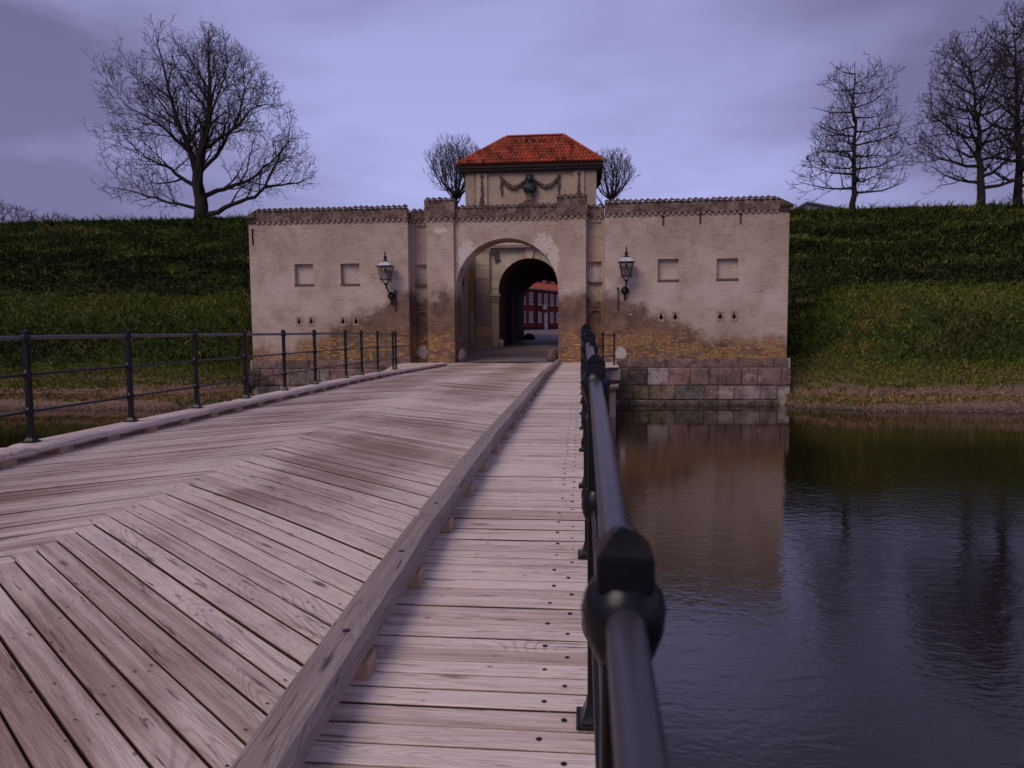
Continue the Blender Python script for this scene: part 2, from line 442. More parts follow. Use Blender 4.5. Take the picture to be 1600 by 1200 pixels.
def granular(name, ca, cb, cc, scale, rough=0.85, bumpd=0.01, objcol=False):
    s = NT(name); ob = s.coord()
    a = s.noise(ob, scale, 5, 0.65); b = s.noise(ob, scale*5.5, 3, 0.6)
    c = s.mix(s.ss(a, 0.35, 0.65), ca, cb)
    c = s.mix(s.math('MULTIPLY', s.ss(b, 0.52, 0.7), 0.6), c, cc)
    if objcol:
        oc = s.n("ShaderNodeObjectInfo").outputs["Color"]
        c = s.mix(1.0, c, oc, 'MULTIPLY')
    return s.fin(c, rough, s.bump(s.math('ADD', a, s.math('MULTIPLY', b, 0.5)), 0.6, bumpd), 0.3)
M['granite'] = granular("granite_blocks", (0.62, 0.6, 0.58), (1.2, 1.12, 1.1), (0.36, 0.31, 0.30), 5.0, 0.85, 0.02, objcol=True)
def granite():
    s = NT("granite_blocks"); ob = s.coord(); z = s.sep(ob)[2]
    a = s.noise(ob, 3.0, 5, 0.7); b = s.noise(ob, 19.0, 4, 0.7); d = s.noise(ob, 1.3, 4, 0.6)
    c = s.mix(s.ss(a, 0.32, 0.68), (0.42, 0.38, 0.36), (1.05, 0.98, 0.96))
    c = s.mix(s.math('MULTIPLY', s.ss(b, 0.5, 0.66), 0.65), c, (0.24, 0.19, 0.18))
    c = s.mix(1.0, c, s.n("ShaderNodeObjectInfo").outputs["Color"], 'MULTIPLY')
    c = s.mix(s.math('MULTIPLY', s.ss(d, 0.5, 0.66), 0.55), c, (0.085, 0.055, 0.045))
    c = s.mix(s.math('MULTIPLY', s.ss(s.noise(ob, 8.0, 3), 0.64, 0.7), 0.6), c, (0.50, 0.45, 0.43))
    tide = s.math('SUBTRACT', 1.0, s.ss(s.math('ADD', z, s.math('MULTIPLY', s.math('SUBTRACT', a, 0.5), 0.5)), -1.70, -1.42))
    c = s.mix(s.math('MULTIPLY', tide, 0.7), c, (0.030, 0.027, 0.014))
    return s.fin(c, 0.85, s.bump(s.math('ADD', a, s.math('MULTIPLY', b, 0.5)), 0.9, 0.035), 0.3)
M['granite_wall'] = granite()
M['corbel'] = granular("corbel_brick", (0.22, 0.15, 0.115), (0.36, 0.26, 0.20), (0.10, 0.065, 0.05), 5.0)
M['sandstone'] = granular("carved_sandstone", (0.46, 0.36, 0.28), (0.56, 0.45, 0.36), (0.30, 0.22, 0.17), 1.6, objcol=True)
M['roughwall'] = granular("rough_flint_wall", (0.24, 0.18, 0.14), (0.44, 0.36, 0.30), (0.10, 0.07, 0.06), 3.0, bumpd=0.05)
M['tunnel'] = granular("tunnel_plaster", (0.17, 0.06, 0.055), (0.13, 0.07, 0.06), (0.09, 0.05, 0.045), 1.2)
M['pantile'] = granular("old_clay_pantile", (0.10, 0.060, 0.045), (0.19, 0.125, 0.09), (0.04, 0.027, 0.022), 9.0, objcol=True)
M['redtile'] = granular("red_clay_pantile", (0.34, 0.050, 0.018), (0.44, 0.080, 0.026), (0.17, 0.028, 0.014), 7.0, 0.75, objcol=True)
M['darkwood'] = granular("dark_painted_cornice", (0.045, 0.03, 0.024), (0.06, 0.04, 0.03), (0.03, 0.02, 0.016), 5.0)
M['bronze'] = granular("patinated_bronze", (0.012, 0.017, 0.017), (0.026, 0.05, 0.048), (0.008, 0.009, 0.009), 9.0, 0.55)
M['relief'] = granular("weathered_relief", (0.10, 0.066, 0.05), (0.17, 0.115, 0.085), (0.035, 0.025, 0.02), 9.0)
M['redwall'] = granular("red_limewash", (0.15, 0.011, 0.011), (0.19, 0.015, 0.014), (0.10, 0.009, 0.009), 1.5)
M['orange'] = granular("orange_roof", (0.36, 0.06, 0.022), (0.42, 0.08, 0.03), (0.27, 0.045, 0.018), 3.0)
M['white'] = granular("white_paint", (0.50, 0.48, 0.48), (0.56, 0.54, 0.54), (0.42, 0.40, 0.40), 5.0, 0.6, 0.002)
M['slate'] = granular("slate_roof", (0.12, 0.11, 0.13), (0.16, 0.15, 0.17), (0.09, 0.08, 0.09), 3.0)
M['greywall'] = granular("grey_render", (0.38, 0.36, 0.38), (0.42, 0.40, 0.41), (0.34, 0.32, 0.33), 2.0)
M['bark'] = granular("dark_bark", (0.018, 0.013, 0.012), (0.032, 0.023, 0.020), (0.014, 0.010, 0.010), 6.0, 0.95, 0.03)
M['twig'] = granular("twig_bark", (0.040, 0.026, 0.026), (0.055, 0.034, 0.032), (0.025, 0.017, 0.017), 2.0, 0.95)
M['paletwig'] = granular("pale_twig_bark", (0.075, 0.05, 0.045), (0.10, 0.07, 0.06), (0.04, 0.026, 0.025), 2.0, 0.95)
M['ochre'] = granular("ochre_wash", (0.34, 0.17, 0.03), (0.42, 0.22, 0.05), (0.24, 0.12, 0.03), 2.5)
M['black'] = granular("soot_black", (0.008, 0.007, 0.007), (0.012, 0.010, 0.009), (0.006, 0.005, 0.005), 4.0)
M['opal'] = granular("opal_glass", (0.46, 0.46, 0.50), (0.54, 0.54, 0.58), (0.34, 0.34, 0.38), 9.0, 0.25, 0.001)

s = NT("lantern_glass")
M['glass'] = s.fin((0.10, 0.09, 0.09), 0.06)
s.b.inputs["Alpha"].default_value = 0.16
s = NT("window_glass")
M['pane'] = s.fin((0.05, 0.045, 0.055), 0.08, None, 0.6)

s = NT("cobbles")
ob = s.coord(); v = s.vor(s.map(ob, (7, 7, 7)), 1.0); vd = s.vor(s.map(ob, (7, 7, 7)), 1.0, 'DISTANCE_TO_EDGE')
gap = s.ss(vd.outputs["Distance"], 0.02, 0.14)
c = s.mix(s.sep(v.outputs["Color"])[0], (0.22, 0.15, 0.15), (0.36, 0.28, 0.28))
c = s.mix(s.ss(s.noise(ob, 0.5, 4), 0.4, 0.7), c, (0.19, 0.13, 0.12))
M['cobble'] = s.fin(s.mix(gap, (0.07, 0.05, 0.045), c), 0.6, s.bump(gap, 0.8, 0.02), 0.5)

s = NT("rampart_soil")
ob = s.coord(); x, y, z = s.sep(ob)
a = s.noise(ob, 1.3, 5, 0.62); b = s.noise(ob, 9.0, 4, 0.7); d = s.noise(ob, 0.35, 3)
c = s.mix(s.ss(a, 0.38, 0.66), (0.026, 0.036, 0.010), (0.060, 0.068, 0.018))
c = s.mix(s.math('MULTIPLY', s.ss(d, 0.52, 0.66), 0.6), c, (0.115, 0.075, 0.035))
bank = s.math('SUBTRACT', 1.0, s.ss(s.math('ADD', z, s.math('MULTIPLY', s.math('SUBTRACT', a, 0.5), 0.5)), -0.75, -0.3))
c = s.mix(bank, c, s.mix(s.ss(b, 0.35, 0.6), (0.11, 0.068, 0.045), (0.22, 0.135, 0.105)))
shore = s.math('SUBTRACT', 1.0, s.ss(z, -1.72, -1.5))
c = s.mix(shore, c, s.mix(s.ss(b, 0.45, 0.6), (0.055, 0.036, 0.028), (0.16, 0.105, 0.085)))
M['soil'] = s.fin(c, 0.95, s.bump(s.math('ADD', a, b), 0.9, 0.08), 0.1)

s = NT("grass_blades")
t = s.n("ShaderNodeAttribute", attribute_name="tint").outputs["Fac"]
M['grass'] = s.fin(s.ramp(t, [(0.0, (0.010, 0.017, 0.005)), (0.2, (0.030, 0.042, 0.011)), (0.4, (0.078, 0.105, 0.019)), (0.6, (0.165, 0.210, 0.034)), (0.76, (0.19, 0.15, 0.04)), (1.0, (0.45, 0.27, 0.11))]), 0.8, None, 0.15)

s = NT("moat_water")
ob = s.coord()
w1 = s.noise(s.map(ob, (1.0, 1.6, 1), rot=(0, 0, 0.25)), 3.6, 3, 0.5, 0.5)
w2 = s.noise(s.map(ob, (1.0, 1.9, 1), rot=(0, 0, -0.2)), 9.5, 3, 0.55, 0.2)
calm = s.ss(s.math('ADD', s.noise(ob, 0.16, 2), s.math('MULTIPLY', s.sep(ob)[1], -0.013)), 0.12, 0.44)
h = s.math('MULTIPLY', s.math('ADD', s.math('MULTIPLY', w1, 1.0), s.math('MULTIPLY', w2, 0.42)), s.math('MULTIPLY_ADD', calm, 0.85, 0.15))
s.b.inputs["IOR"].default_value = 1.95
s.b.inputs['Specular Tint'].default_value = (1.0, 0.88, 0.80, 1)
M['water'] = s.fin((0.010, 0.006, 0.003), 0.01, s.bump(h, 0.11, 0.05), 0.5)

# ------------------------------------------------------------------ ground, water, ramparts
def sst(x, a, b):
    t = np.clip((x - a) / (b - a), 0, 1)
    return t*t*(3 - 2*t)

def deck(y):
    if y < 7: return 0.15 - 0.0061*(7 - y)**2 - (0.013*(2.5 - y)**2 if y < 2.5 else 0.0)
    if y < 15: return 0.15
    t = min(1.0, (y - 15)/13.5)
    return 0.15*(1 - t*t*(3 - 2*t))

PH = rng.uniform(0, 6.28, (24, 3)); FR = rng.uniform(0.5, 1.5, (24, 3)); DR = rng.uniform(0, 6.28, 24)
def wob(x, y, freq, k0=0, n=6):
    """smooth pseudo noise, about -1..1"""
    v = 0
    for i in range(k0, k0+n):
        f = freq*FR[i, 0]*(1 + 0.55*(i-k0))
        v = v + np.sin((x*math.cos(DR[i]) + y*math.sin(DR[i]))*f + PH[i, 0] + 1.3*np.sin((x*math.sin(DR[i]) - y*math.cos(DR[i]))*f*0.6 + PH[i, 1]))/(1 + 0.7*(i-k0))
    return v/2.6

def terr(x, y, side):
    x = np.asarray(x, float); y = np.asarray(y, float)
    e = x - 8.1 if side > 0 else -13.85 - x            # distance outward from the wing
    yy = y - 1.9*(1 - sst(e, -0.6, 3.0)) + 0.25*wob(x, y*0, 0.5, 12)
    P1 = [(20, -3.2), (25.6, -2.3), (26.4, -1.82), (26.8, -1.64), (26.95, -1.42), (27.6, -1.18), (27.75, -0.92), (28.3, -0.84), (30.3, -0.36), (30.6, -0.2)]
    PM = P1 + [(32.8, 2.5), (33.4, 2.98), (34.5, 3.05), (35.6, 2.1), (36.6, 2.2), (38, 2.7), (57.6, 9.9), (60, 10.6), (63, 10.75), (70, 10.8), (78, 1.2), (81, 0.9)]
    PG = P1 + [(33.0, 0.1), (35.0, 1.2), (36.6, 2.2), (38, 2.7), (57.6, 9.9), (60, 10.6), (63, 10.75), (70, 10.8), (78, 1.2), (81, 0.9)]
    zm = np.interp(yy, *zip(*PM)); zg = np.interp(y, *zip(*PG)); zg = np.where(y < 31, zm, zg)
    m = sst(e, 0.9, 4.2) if side > 0 else sst(e, 0.3, 2.2)
    z = zg + (zm - zg)*m
    z = z + (0.42 if side < 0 else -0.05)*sst(y, 38, 60)*(1 - sst(y, 70, 78))
    amp = sst(y, 27.2, 30.0)
    z = z + amp*(0.15*wob(x, y, 0.9, 0) + 0.12*wob(x, y, 2.6, 6) + 0.075*wob(x, y, 6.0, 14)) + (1-amp)*0.04*wob(x, y, 3.0, 6)
    inb = (e < 0)
    z = np.where(inb & (y < 36.6), np.minimum(z, -2.2), z)
    return z

def grid_mesh(name, xs, ys, fz, mat):
    X, Y = np.meshgrid(xs, ys)
    Z = fz(X, Y)
    V = np.stack([X.ravel(), Y.ravel(), Z.ravel()], 1)
    nx, ny = len(xs), len(ys)
    i = np.arange(nx-1)[None, :] + nx*np.arange(ny-1)[:, None]
    Fq = np.stack([i, i+1, i+1+nx, i+nx], -1).reshape(-1, 4)
    me = bpy.data.meshes.new(name)
    me.from_pydata(V.tolist(), [], Fq.tolist())
    me.polygons.foreach_set("use_smooth", [True]*len(me.polygons))
    me.materials.append(mat)
    o = bpy.data.objects.new(name, me); col.objects.link(o)
    return o

ysT = np.concatenate([np.arange(22, 26, 1.0), np.arange(26, 37, 0.16), np.arange(37, 62, 0.3), np.arange(62, 82, 1.0)])
xsL = np.concatenate([np.arange(-140, -58, 4.0), np.arange(-58, -13.0, 0.3), np.arange(-13, -6.75, 1.0), [-6.8]])
xsR = np.concatenate([[0.9], np.arange(1.9, 7.5, 1.0), np.arange(7.6, 42, 0.3), np.arange(42, 140, 4.0)])
for nm, xs, sd in (("rampart_left", xsL, -1), ("rampart_right", xsR, 1)):
    o = grid_mesh(nm, xs, ysT, lambda X, Y, sd=sd: terr(X, Y, sd), M['soil'])
    tag(o, kind="structure")

g = MB(); g.add([(-600,-300,-3.4),(600,-300,-3.4),(600,900,-3.4),(-600,900,-3.4)], [(0,1,2,3)])
tag(g.build("ground", M['soil']), kind="structure")
g = MB(); g.add([(-160,-160,-1.71),(160,-160,-1.71),(160,31,-1.71),(-160,31,-1.71)], [(0,1,2,3)])
tag(g.build("moat_water", M['water']), kind="structure")
o = grid_mesh("inner_ground", np.linspace(-130, 130, 14), np.array([61.9, 70, 80, 95, 110, 140, 220]), lambda X, Y: np.interp(Y, [61.9, 80, 95, 110, 220], [0.5, 0.95, 1.40, 1.6, 2.2]), M['cobble'])
tag(o, kind="structure")
o = grid_mesh("gate_road", np.linspace(-6.9, 0.9, 9), np.array([28.97, 31, 35, 39, 43, 48, 55, 62, 63]), lambda X, Y: np.interp(Y, [28.97, 31, 43, 62, 63], [-0.01, 0.02, 0.27, 0.5, 0.53]) + 0.05*np.cos((X+3.0)*0.7), M['cobble'])
tag(o, kind="structure")

def blades(name, side, n, xr, yr, label):
    n1 = int(n*0.5); y = np.concatenate([rng.uniform(yr[0], 37.5, n1), rng.uniform(37.5, yr[1], n-n1)])
    x = xr[0] + (xr[1]-xr[0])*rng.random(n)
    x = np.where(y < 37.5, (x*0.72 if side < 0 else x*0.75) + (-3.8 if side < 0 else 1.9), x)
    e = x - 8.1 if side > 0 else -13.85 - x
    keep0 = (e > 0.02) | (y > 37)
    x, y = x[keep0], y[keep0]
    z = terr(x, y, side)
    bank = z < -0.55
    keep = (z > -1.62) & ~(bank & (rng.random(len(x)) < 0.15))
    x, y, z = x[keep], y[keep], z[keep]
    n = len(x)
    # bare scarp patches along the bank
    pat = wob(x, y, 0.35, 3); dry = wob(x, y*1.8, 0.55, 9); fine = wob(x, y, 2.2, 15)
    cl = wob(x, y, 7.0, 1); cl2 = wob(x, y, 14.0, 8)
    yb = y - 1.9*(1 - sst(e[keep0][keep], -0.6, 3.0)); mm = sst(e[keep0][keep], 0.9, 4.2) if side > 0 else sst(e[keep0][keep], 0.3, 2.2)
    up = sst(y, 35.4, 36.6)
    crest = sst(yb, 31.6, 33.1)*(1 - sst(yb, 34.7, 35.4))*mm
    zone = 0.35*(1-up) + up*(0.15 + 0.18*sst(y, 44, 60)) + 0.27*crest  # darker upper grass; crest light and slope-foot shade are put into the tint
    low = 1 - sst(z + 0.2*wob(x, y, 1.3, 11), -0.42, 0.1)
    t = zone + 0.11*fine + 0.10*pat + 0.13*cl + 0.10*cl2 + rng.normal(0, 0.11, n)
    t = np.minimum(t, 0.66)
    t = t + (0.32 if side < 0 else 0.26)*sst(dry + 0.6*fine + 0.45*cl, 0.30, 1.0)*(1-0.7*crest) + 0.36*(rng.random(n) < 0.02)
    t = t*(1-low) + low*(0.70 + 0.05*cl + 0.06*fine + rng.normal(0, 0.07, n) + 0.17*(1 - sst(z, -1.15, -0.95)))
    t = t - 0.35*low*(1 - sst(z, -1.5, -1.36))
    bare = (z < -0.86) & (z > -1.2) & (wob(x, y*0.3, 0.8, 4) + 0.5*wob(x, y, 3.0, 2) > -0.5)
    kk = ~(bare & (rng.random(n) < 0.9*sst(wob(x, y*0.3, 0.8, 4) + 0.5*wob(x, y, 3.0, 2), -0.5, 0.5)))
    x, y, z, t, low = x[kk], y[kk], z[kk], t[kk], low[kk]; n = len(x)
    h = rng.uniform(0.05, 0.15, n)*np.where(rng.random(n) < 0.06, 2.2, 1.0)*(1 - 0.4*low)*(1 + 0.8*sst(y, 56, 60))*(1 + 0.5*np.clip(wob(x, y, 1.5, 2), -0.6, 1) + 0.3*cl[kk])
    w = rng.uniform(0.012, 0.038, n); far = 1 + 0.6*sst(y, 36, 50); w = w*far; h = h*(1 + 0.35*sst(y, 36, 50))
    ang = rng.uniform(0, 6.283, n)
    lean = rng.uniform(0.3, 2.2, n)*h
    la = rng.normal(-1.57, 0.9, n)
    bx, by = np.cos(ang)*w, np.sin(ang)*w
    tx, ty = x + np.cos(la)*lean, y + np.sin(la)*lean*0.8
    mx_, my_ = x + (tx-x)*0.35, y + (ty-y)*0.35
    V = np.empty((n, 5, 3), np.float32)
    V[:, 0] = np.stack([x-bx, y-by, z-0.03], 1); V[:, 1] = np.stack([x+bx, y+by, z-0.03], 1)
    V[:, 2] = np.stack([mx_+bx*0.8, my_+by*0.8, z+h*0.65], 1); V[:, 3] = np.stack([mx_-bx*0.8, my_-by*0.8, z+h*0.65], 1)
    V[:, 4] = np.stack([tx, ty, z+h], 1)
    me = bpy.data.meshes.new(name)
    me.vertices.add(n*5); me.vertices.foreach_set("co", V.ravel())
    base = (np.arange(n)*5)[:, None]
    loops = (base + np.array([[0, 1, 2, 3, 3, 2, 4]])).ravel().astype(np.int32)
    me.loops.add(n*7); me.loops.foreach_set("vertex_index", loops)
    me.polygons.add(n*2)
    st = (np.arange(n)*7)[:, None] + np.array([[0, 4]])
    me.polygons.foreach_set("loop_start", st.ravel().astype(np.int32))
    me.update(calc_edges=True)
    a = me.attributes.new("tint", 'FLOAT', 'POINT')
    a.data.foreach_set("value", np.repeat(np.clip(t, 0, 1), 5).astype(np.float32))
    me.materials.append(M['grass'])
    o = bpy.data.objects.new(name, me); col.objects.link(o)
    return tag(o, label, "grass", kind="stuff")
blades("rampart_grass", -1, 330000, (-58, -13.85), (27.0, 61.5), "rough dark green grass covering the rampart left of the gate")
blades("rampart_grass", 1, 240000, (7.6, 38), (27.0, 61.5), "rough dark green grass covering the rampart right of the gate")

# pebbles along the water line
pe = MB()
for sd, (a, b) in ((1, (7.8, 30)), (-1, (-45, -14))):
    for i in range(700):
        x = rnd.uniform(a, b); e = x-8.1 if sd > 0 else -13.85-x
        y = 26.62 + rnd.gauss(0, 0.13) + 1.9*(1 - float(sst(e, -0.6, 3.0)))
        z = float(terr(x, y, sd)); r = rnd.uniform(0.015, 0.05)
        pe.blob((x, y, z), (r, r*0.8, r*0.6), 5, 3, 0.2)
tag(pe.build("shore_pebbles", M['granite'], col4=(0.26, 0.18, 0.155, 1)), "small pale pebbles along the water's edge below the ramparts", "pebbles", kind="stuff")

# ------------------------------------------------------------------ outer gatehouse
GY = 29.0
gate = empty("outer_gatehouse", (-3.0, GY, 0), "long limewashed brick gatehouse with a wide round arch at the bridge end", "gatehouse")

def wall_grid(mb, x0, x1, z0, z1, y, holes):
    xs = sorted({x0, x1, *[h[0] for h in holes], *[h[1] for h in holes]})
    zs = sorted({z0, z1, *[h[2] for h in holes], *[h[3] for h in holes]})
    for i in range(len(xs)-1):
        for k in range(len(zs)-1):
            cx, cz = (xs[i]+xs[i+1])/2, (zs[k]+zs[k+1])/2
            if any(h[0] < cx < h[1] and h[2] < cz < h[3] for h in holes): continue
            mb.add([(xs[i],y,zs[k]),(xs[i+1],y,zs[k]),(xs[i+1],y,zs[k+1]),(xs[i],y,zs[k+1])], [(0,1,2,3)])
    for (a, b, c, d, dp) in holes:
        mb.add([(a,y,c),(b,y,c),(b,y,d),(a,y,d),(a,y+dp,c),(b,y+dp,c),(b,y+dp,d),(a,y+dp,d)],
               [(4,5,6,7),(0,4,7,3),(1,2,6,5),(0,1,5,4),(3,7,6,2)])

def arch_wall(mb, x0, x1, z0, z1, cx, r, zs, y0, y1, n=28):
    pts = [(cx - r*math.cos(math.pi*i/n), zs + r*math.sin(math.pi*i/n)) for i in range(n+1)]
    for y, fl in ((y0, 1), (y1, -1)):
        for i in range(n):
            (xa, za), (xb, zb) = pts[i], pts[i+1]
            f = [(xa,y,za),(xb,y,zb),(xb,y,z1),(xa,y,z1)]
            mb.add(f[::fl], [(0,1,2,3)])
        for a, b in ((x0, cx-r), (cx+r, x1)):
            if b - a > 1e-4:
                f = [(a,y,z0),(b,y,z0),(b,y,z1),(a,y,z1)]
                mb.add(f[::fl], [(0,1,2,3)])
    full = [(cx-r, z0)] + pts + [(cx+r, z0)]
    for (xa, za), (xb, zb) in zip(full[:-1], full[1:]):
        mb.add([(xa,y0,za),(xa,y1,za),(xb,y1,zb),(xb,y0,zb)], [(0,1,2,3)])
    mb.add([(x0,y0,z1),(x1,y0,z1),(x1,y1,z1),(x0,y1,z1)], [(0,1,2,3)])
    for x in (x0, x1): mb.add([(x,y0,z0),(x,y1,z0),(x,y1,z1),(x,y0,z1)], [(0,1,2,3)])

# cap tile (pantile seen end on) and corbel meshes
ct = MB(); W = 0.236; nS = 8; V = []
for j, (yy, zz) in enumerate(((-0.03, 0.0), (0.30, 0.13))):
    for i in range(nS+1):
        u = i/nS
        V.append((u*W, yy, zz + 0.032*math.sin(u*2*math.pi - 0.6)))
for j, (yy, zz) in enumerate(((-0.028, -0.03), (0.30, 0.10))):
    for i in range(nS+1):
        u = i/nS
        V.append((u*W, yy, zz + 0.032*math.sin(u*2*math.pi - 0.6)))
m_ = nS+1
Fc = [(i, i+1, m_+i+1, m_+i) for i in range(nS)] + [(2*m_+i, 3*m_+i, 3*m_+i+1, 2*m_+i+1) for i in range(nS)]
Fc += [(i, 2*m_+i, 2*m_+i+1, i+1) for i in range(nS)] + [(m_+i, m_+i+1, 3*m_+i+1, 3*m_+i) for i in range(nS)]
Fc += [(0, m_, 3*m_, 2*m_), (nS, 2*m_+nS, 3*m_+nS, m_+nS)]
ct.add(V, Fc); CAP = ct.mesh("cap_tile", True); CAP.materials.append(M['pantile'])
ct = MB(); ct.cbox(-0.062, 0.062, -0.06, 0.06, 0.02, 0.125, 0.008); COR = ct.mesh("corbel"); COR.materials.append(M['corbel'])

def parapet(part, x0, x1, yf, ztop, zc=5.80):
    """corbels, parapet wall and coping tiles; all pieces hang on the given part"""
    p = MB(); p.box(x0, x1, yf-0.06, yf+0.30, zc+0.125, ztop-0.165)
    p.box(x0, x1, yf-0.002, yf+0.30, zc-0.05, zc+0.125)
    p.build("parapet", M['lime'], part)
    n = max(1, round((x1-x0)/0.236)); w = (x1-x0)/n
    for i in range(n):
        j = rnd.uniform(-0.012, 0.012)
        c = rnd.uniform(0.5, 1.1)
        inst("cap_tile", CAP, (x0+i*w, yf-0.08+rnd.uniform(-.012,.012), ztop-0.15+j), part, (rnd.uniform(-.05,.05), rnd.uniform(-.03,.03), 0), (w/0.236, 1, 1), (c, c*rnd.uniform(.9,1.05), c, 1))
    for i in range(n):
        inst("corbel", COR, (x0+(i+0.5)*w+rnd.uniform(-.01,.01), yf, zc+rnd.uniform(-.008,.008)), part)

def pear(cx, cz, sc):
    pts = []
    for i in range(16):
        t = 2*math.pi*i/16
        r = 0.085
        pts.append((math.cos(t)*r, math.sin(t)*r))
    out = []
    for (x, z) in pts:
        if z > 0.03: out.append((cx + x*0.42*sc*(1.6-z*9), cz + (z*2.3-0.01)*sc))
        else: out.append((cx + x*sc, cz + (z-0.02)*sc))
    return out

def loophole(part, cx, cz):
    w, h = 0.135, 0.205
    outer = []
    inner = pear(cx, cz, 0.95)
    n = len(inner)
    for (x, z) in inner:
        dx, dz = x-cx, z-cz
        k = min(w/max(abs(dx), 1e-5), h/max(abs(dz), 1e-5))
        outer.append((cx+dx*k, cz+dz*k))
    mb = MB(); y0, y1 = GY-0.018, GY+0.06
    V = [(x,y0,z) for x,z in inner]+[(x,y0,z) for x,z in outer]+[(x,y1,z) for x,z in inner]+[(x,y1,z) for x,z in outer]
    Fq = []
    for i in range(n):
        j = (i+1) % n
        Fq += [(i,j,n+j,n+i), (i,2*n+i,2*n+j,j), (n+i,n+j,3*n+j,3*n+i)]
    mb.add(V, Fq)
    corners = MB()
    for sx in (-1,1):
        for sz in (-1,1):
            pass
    mb.build("loophole_plate", M['sandstone'], part, col4=(0.66, 0.60, 0.54, 1))

def stone(part, poly, yf, yb, colr, name="stone"):
    """rough faced block, polygon in x,z with a chamfered face"""
    cx = sum(p[0] for p in poly)/len(poly); cz = sum(p[1] for p in poly)/len(poly)
    mb = MB(); n = len(poly)
    outer = [(x, yf+0.03, z) for x,z in poly]; inn = []
    for x, z in poly:
        inn.append((x - math.copysign(0.028, x-cx), yf + rnd.uniform(-0.012, 0.012), z - math.copysign(0.024, z-cz)))
    back = [(x, yb, z) for x,z in poly]
    V = inn + outer + back + [(cx, yf-rnd.uniform(0.005, 0.03), cz)]
    Fq = []
    for i in range(n):
        j = (i+1) % n
        Fq += [(i,j,n+j,n+i)[::-1], (n+i,n+j,2*n+j,2*n+i)[::-1], (3*n, i, j)]
    mb.add(V, Fq)
    g_ = sum(colr)/3; colr = tuple(0.82*(g_*t_ + (v_-g_)*0.9) for v_, t_ in zip(colr, (1.10, 0.97, 0.93)))
    return mb.build(name, M['granite_wall'], part, col4=(*colr, 1))

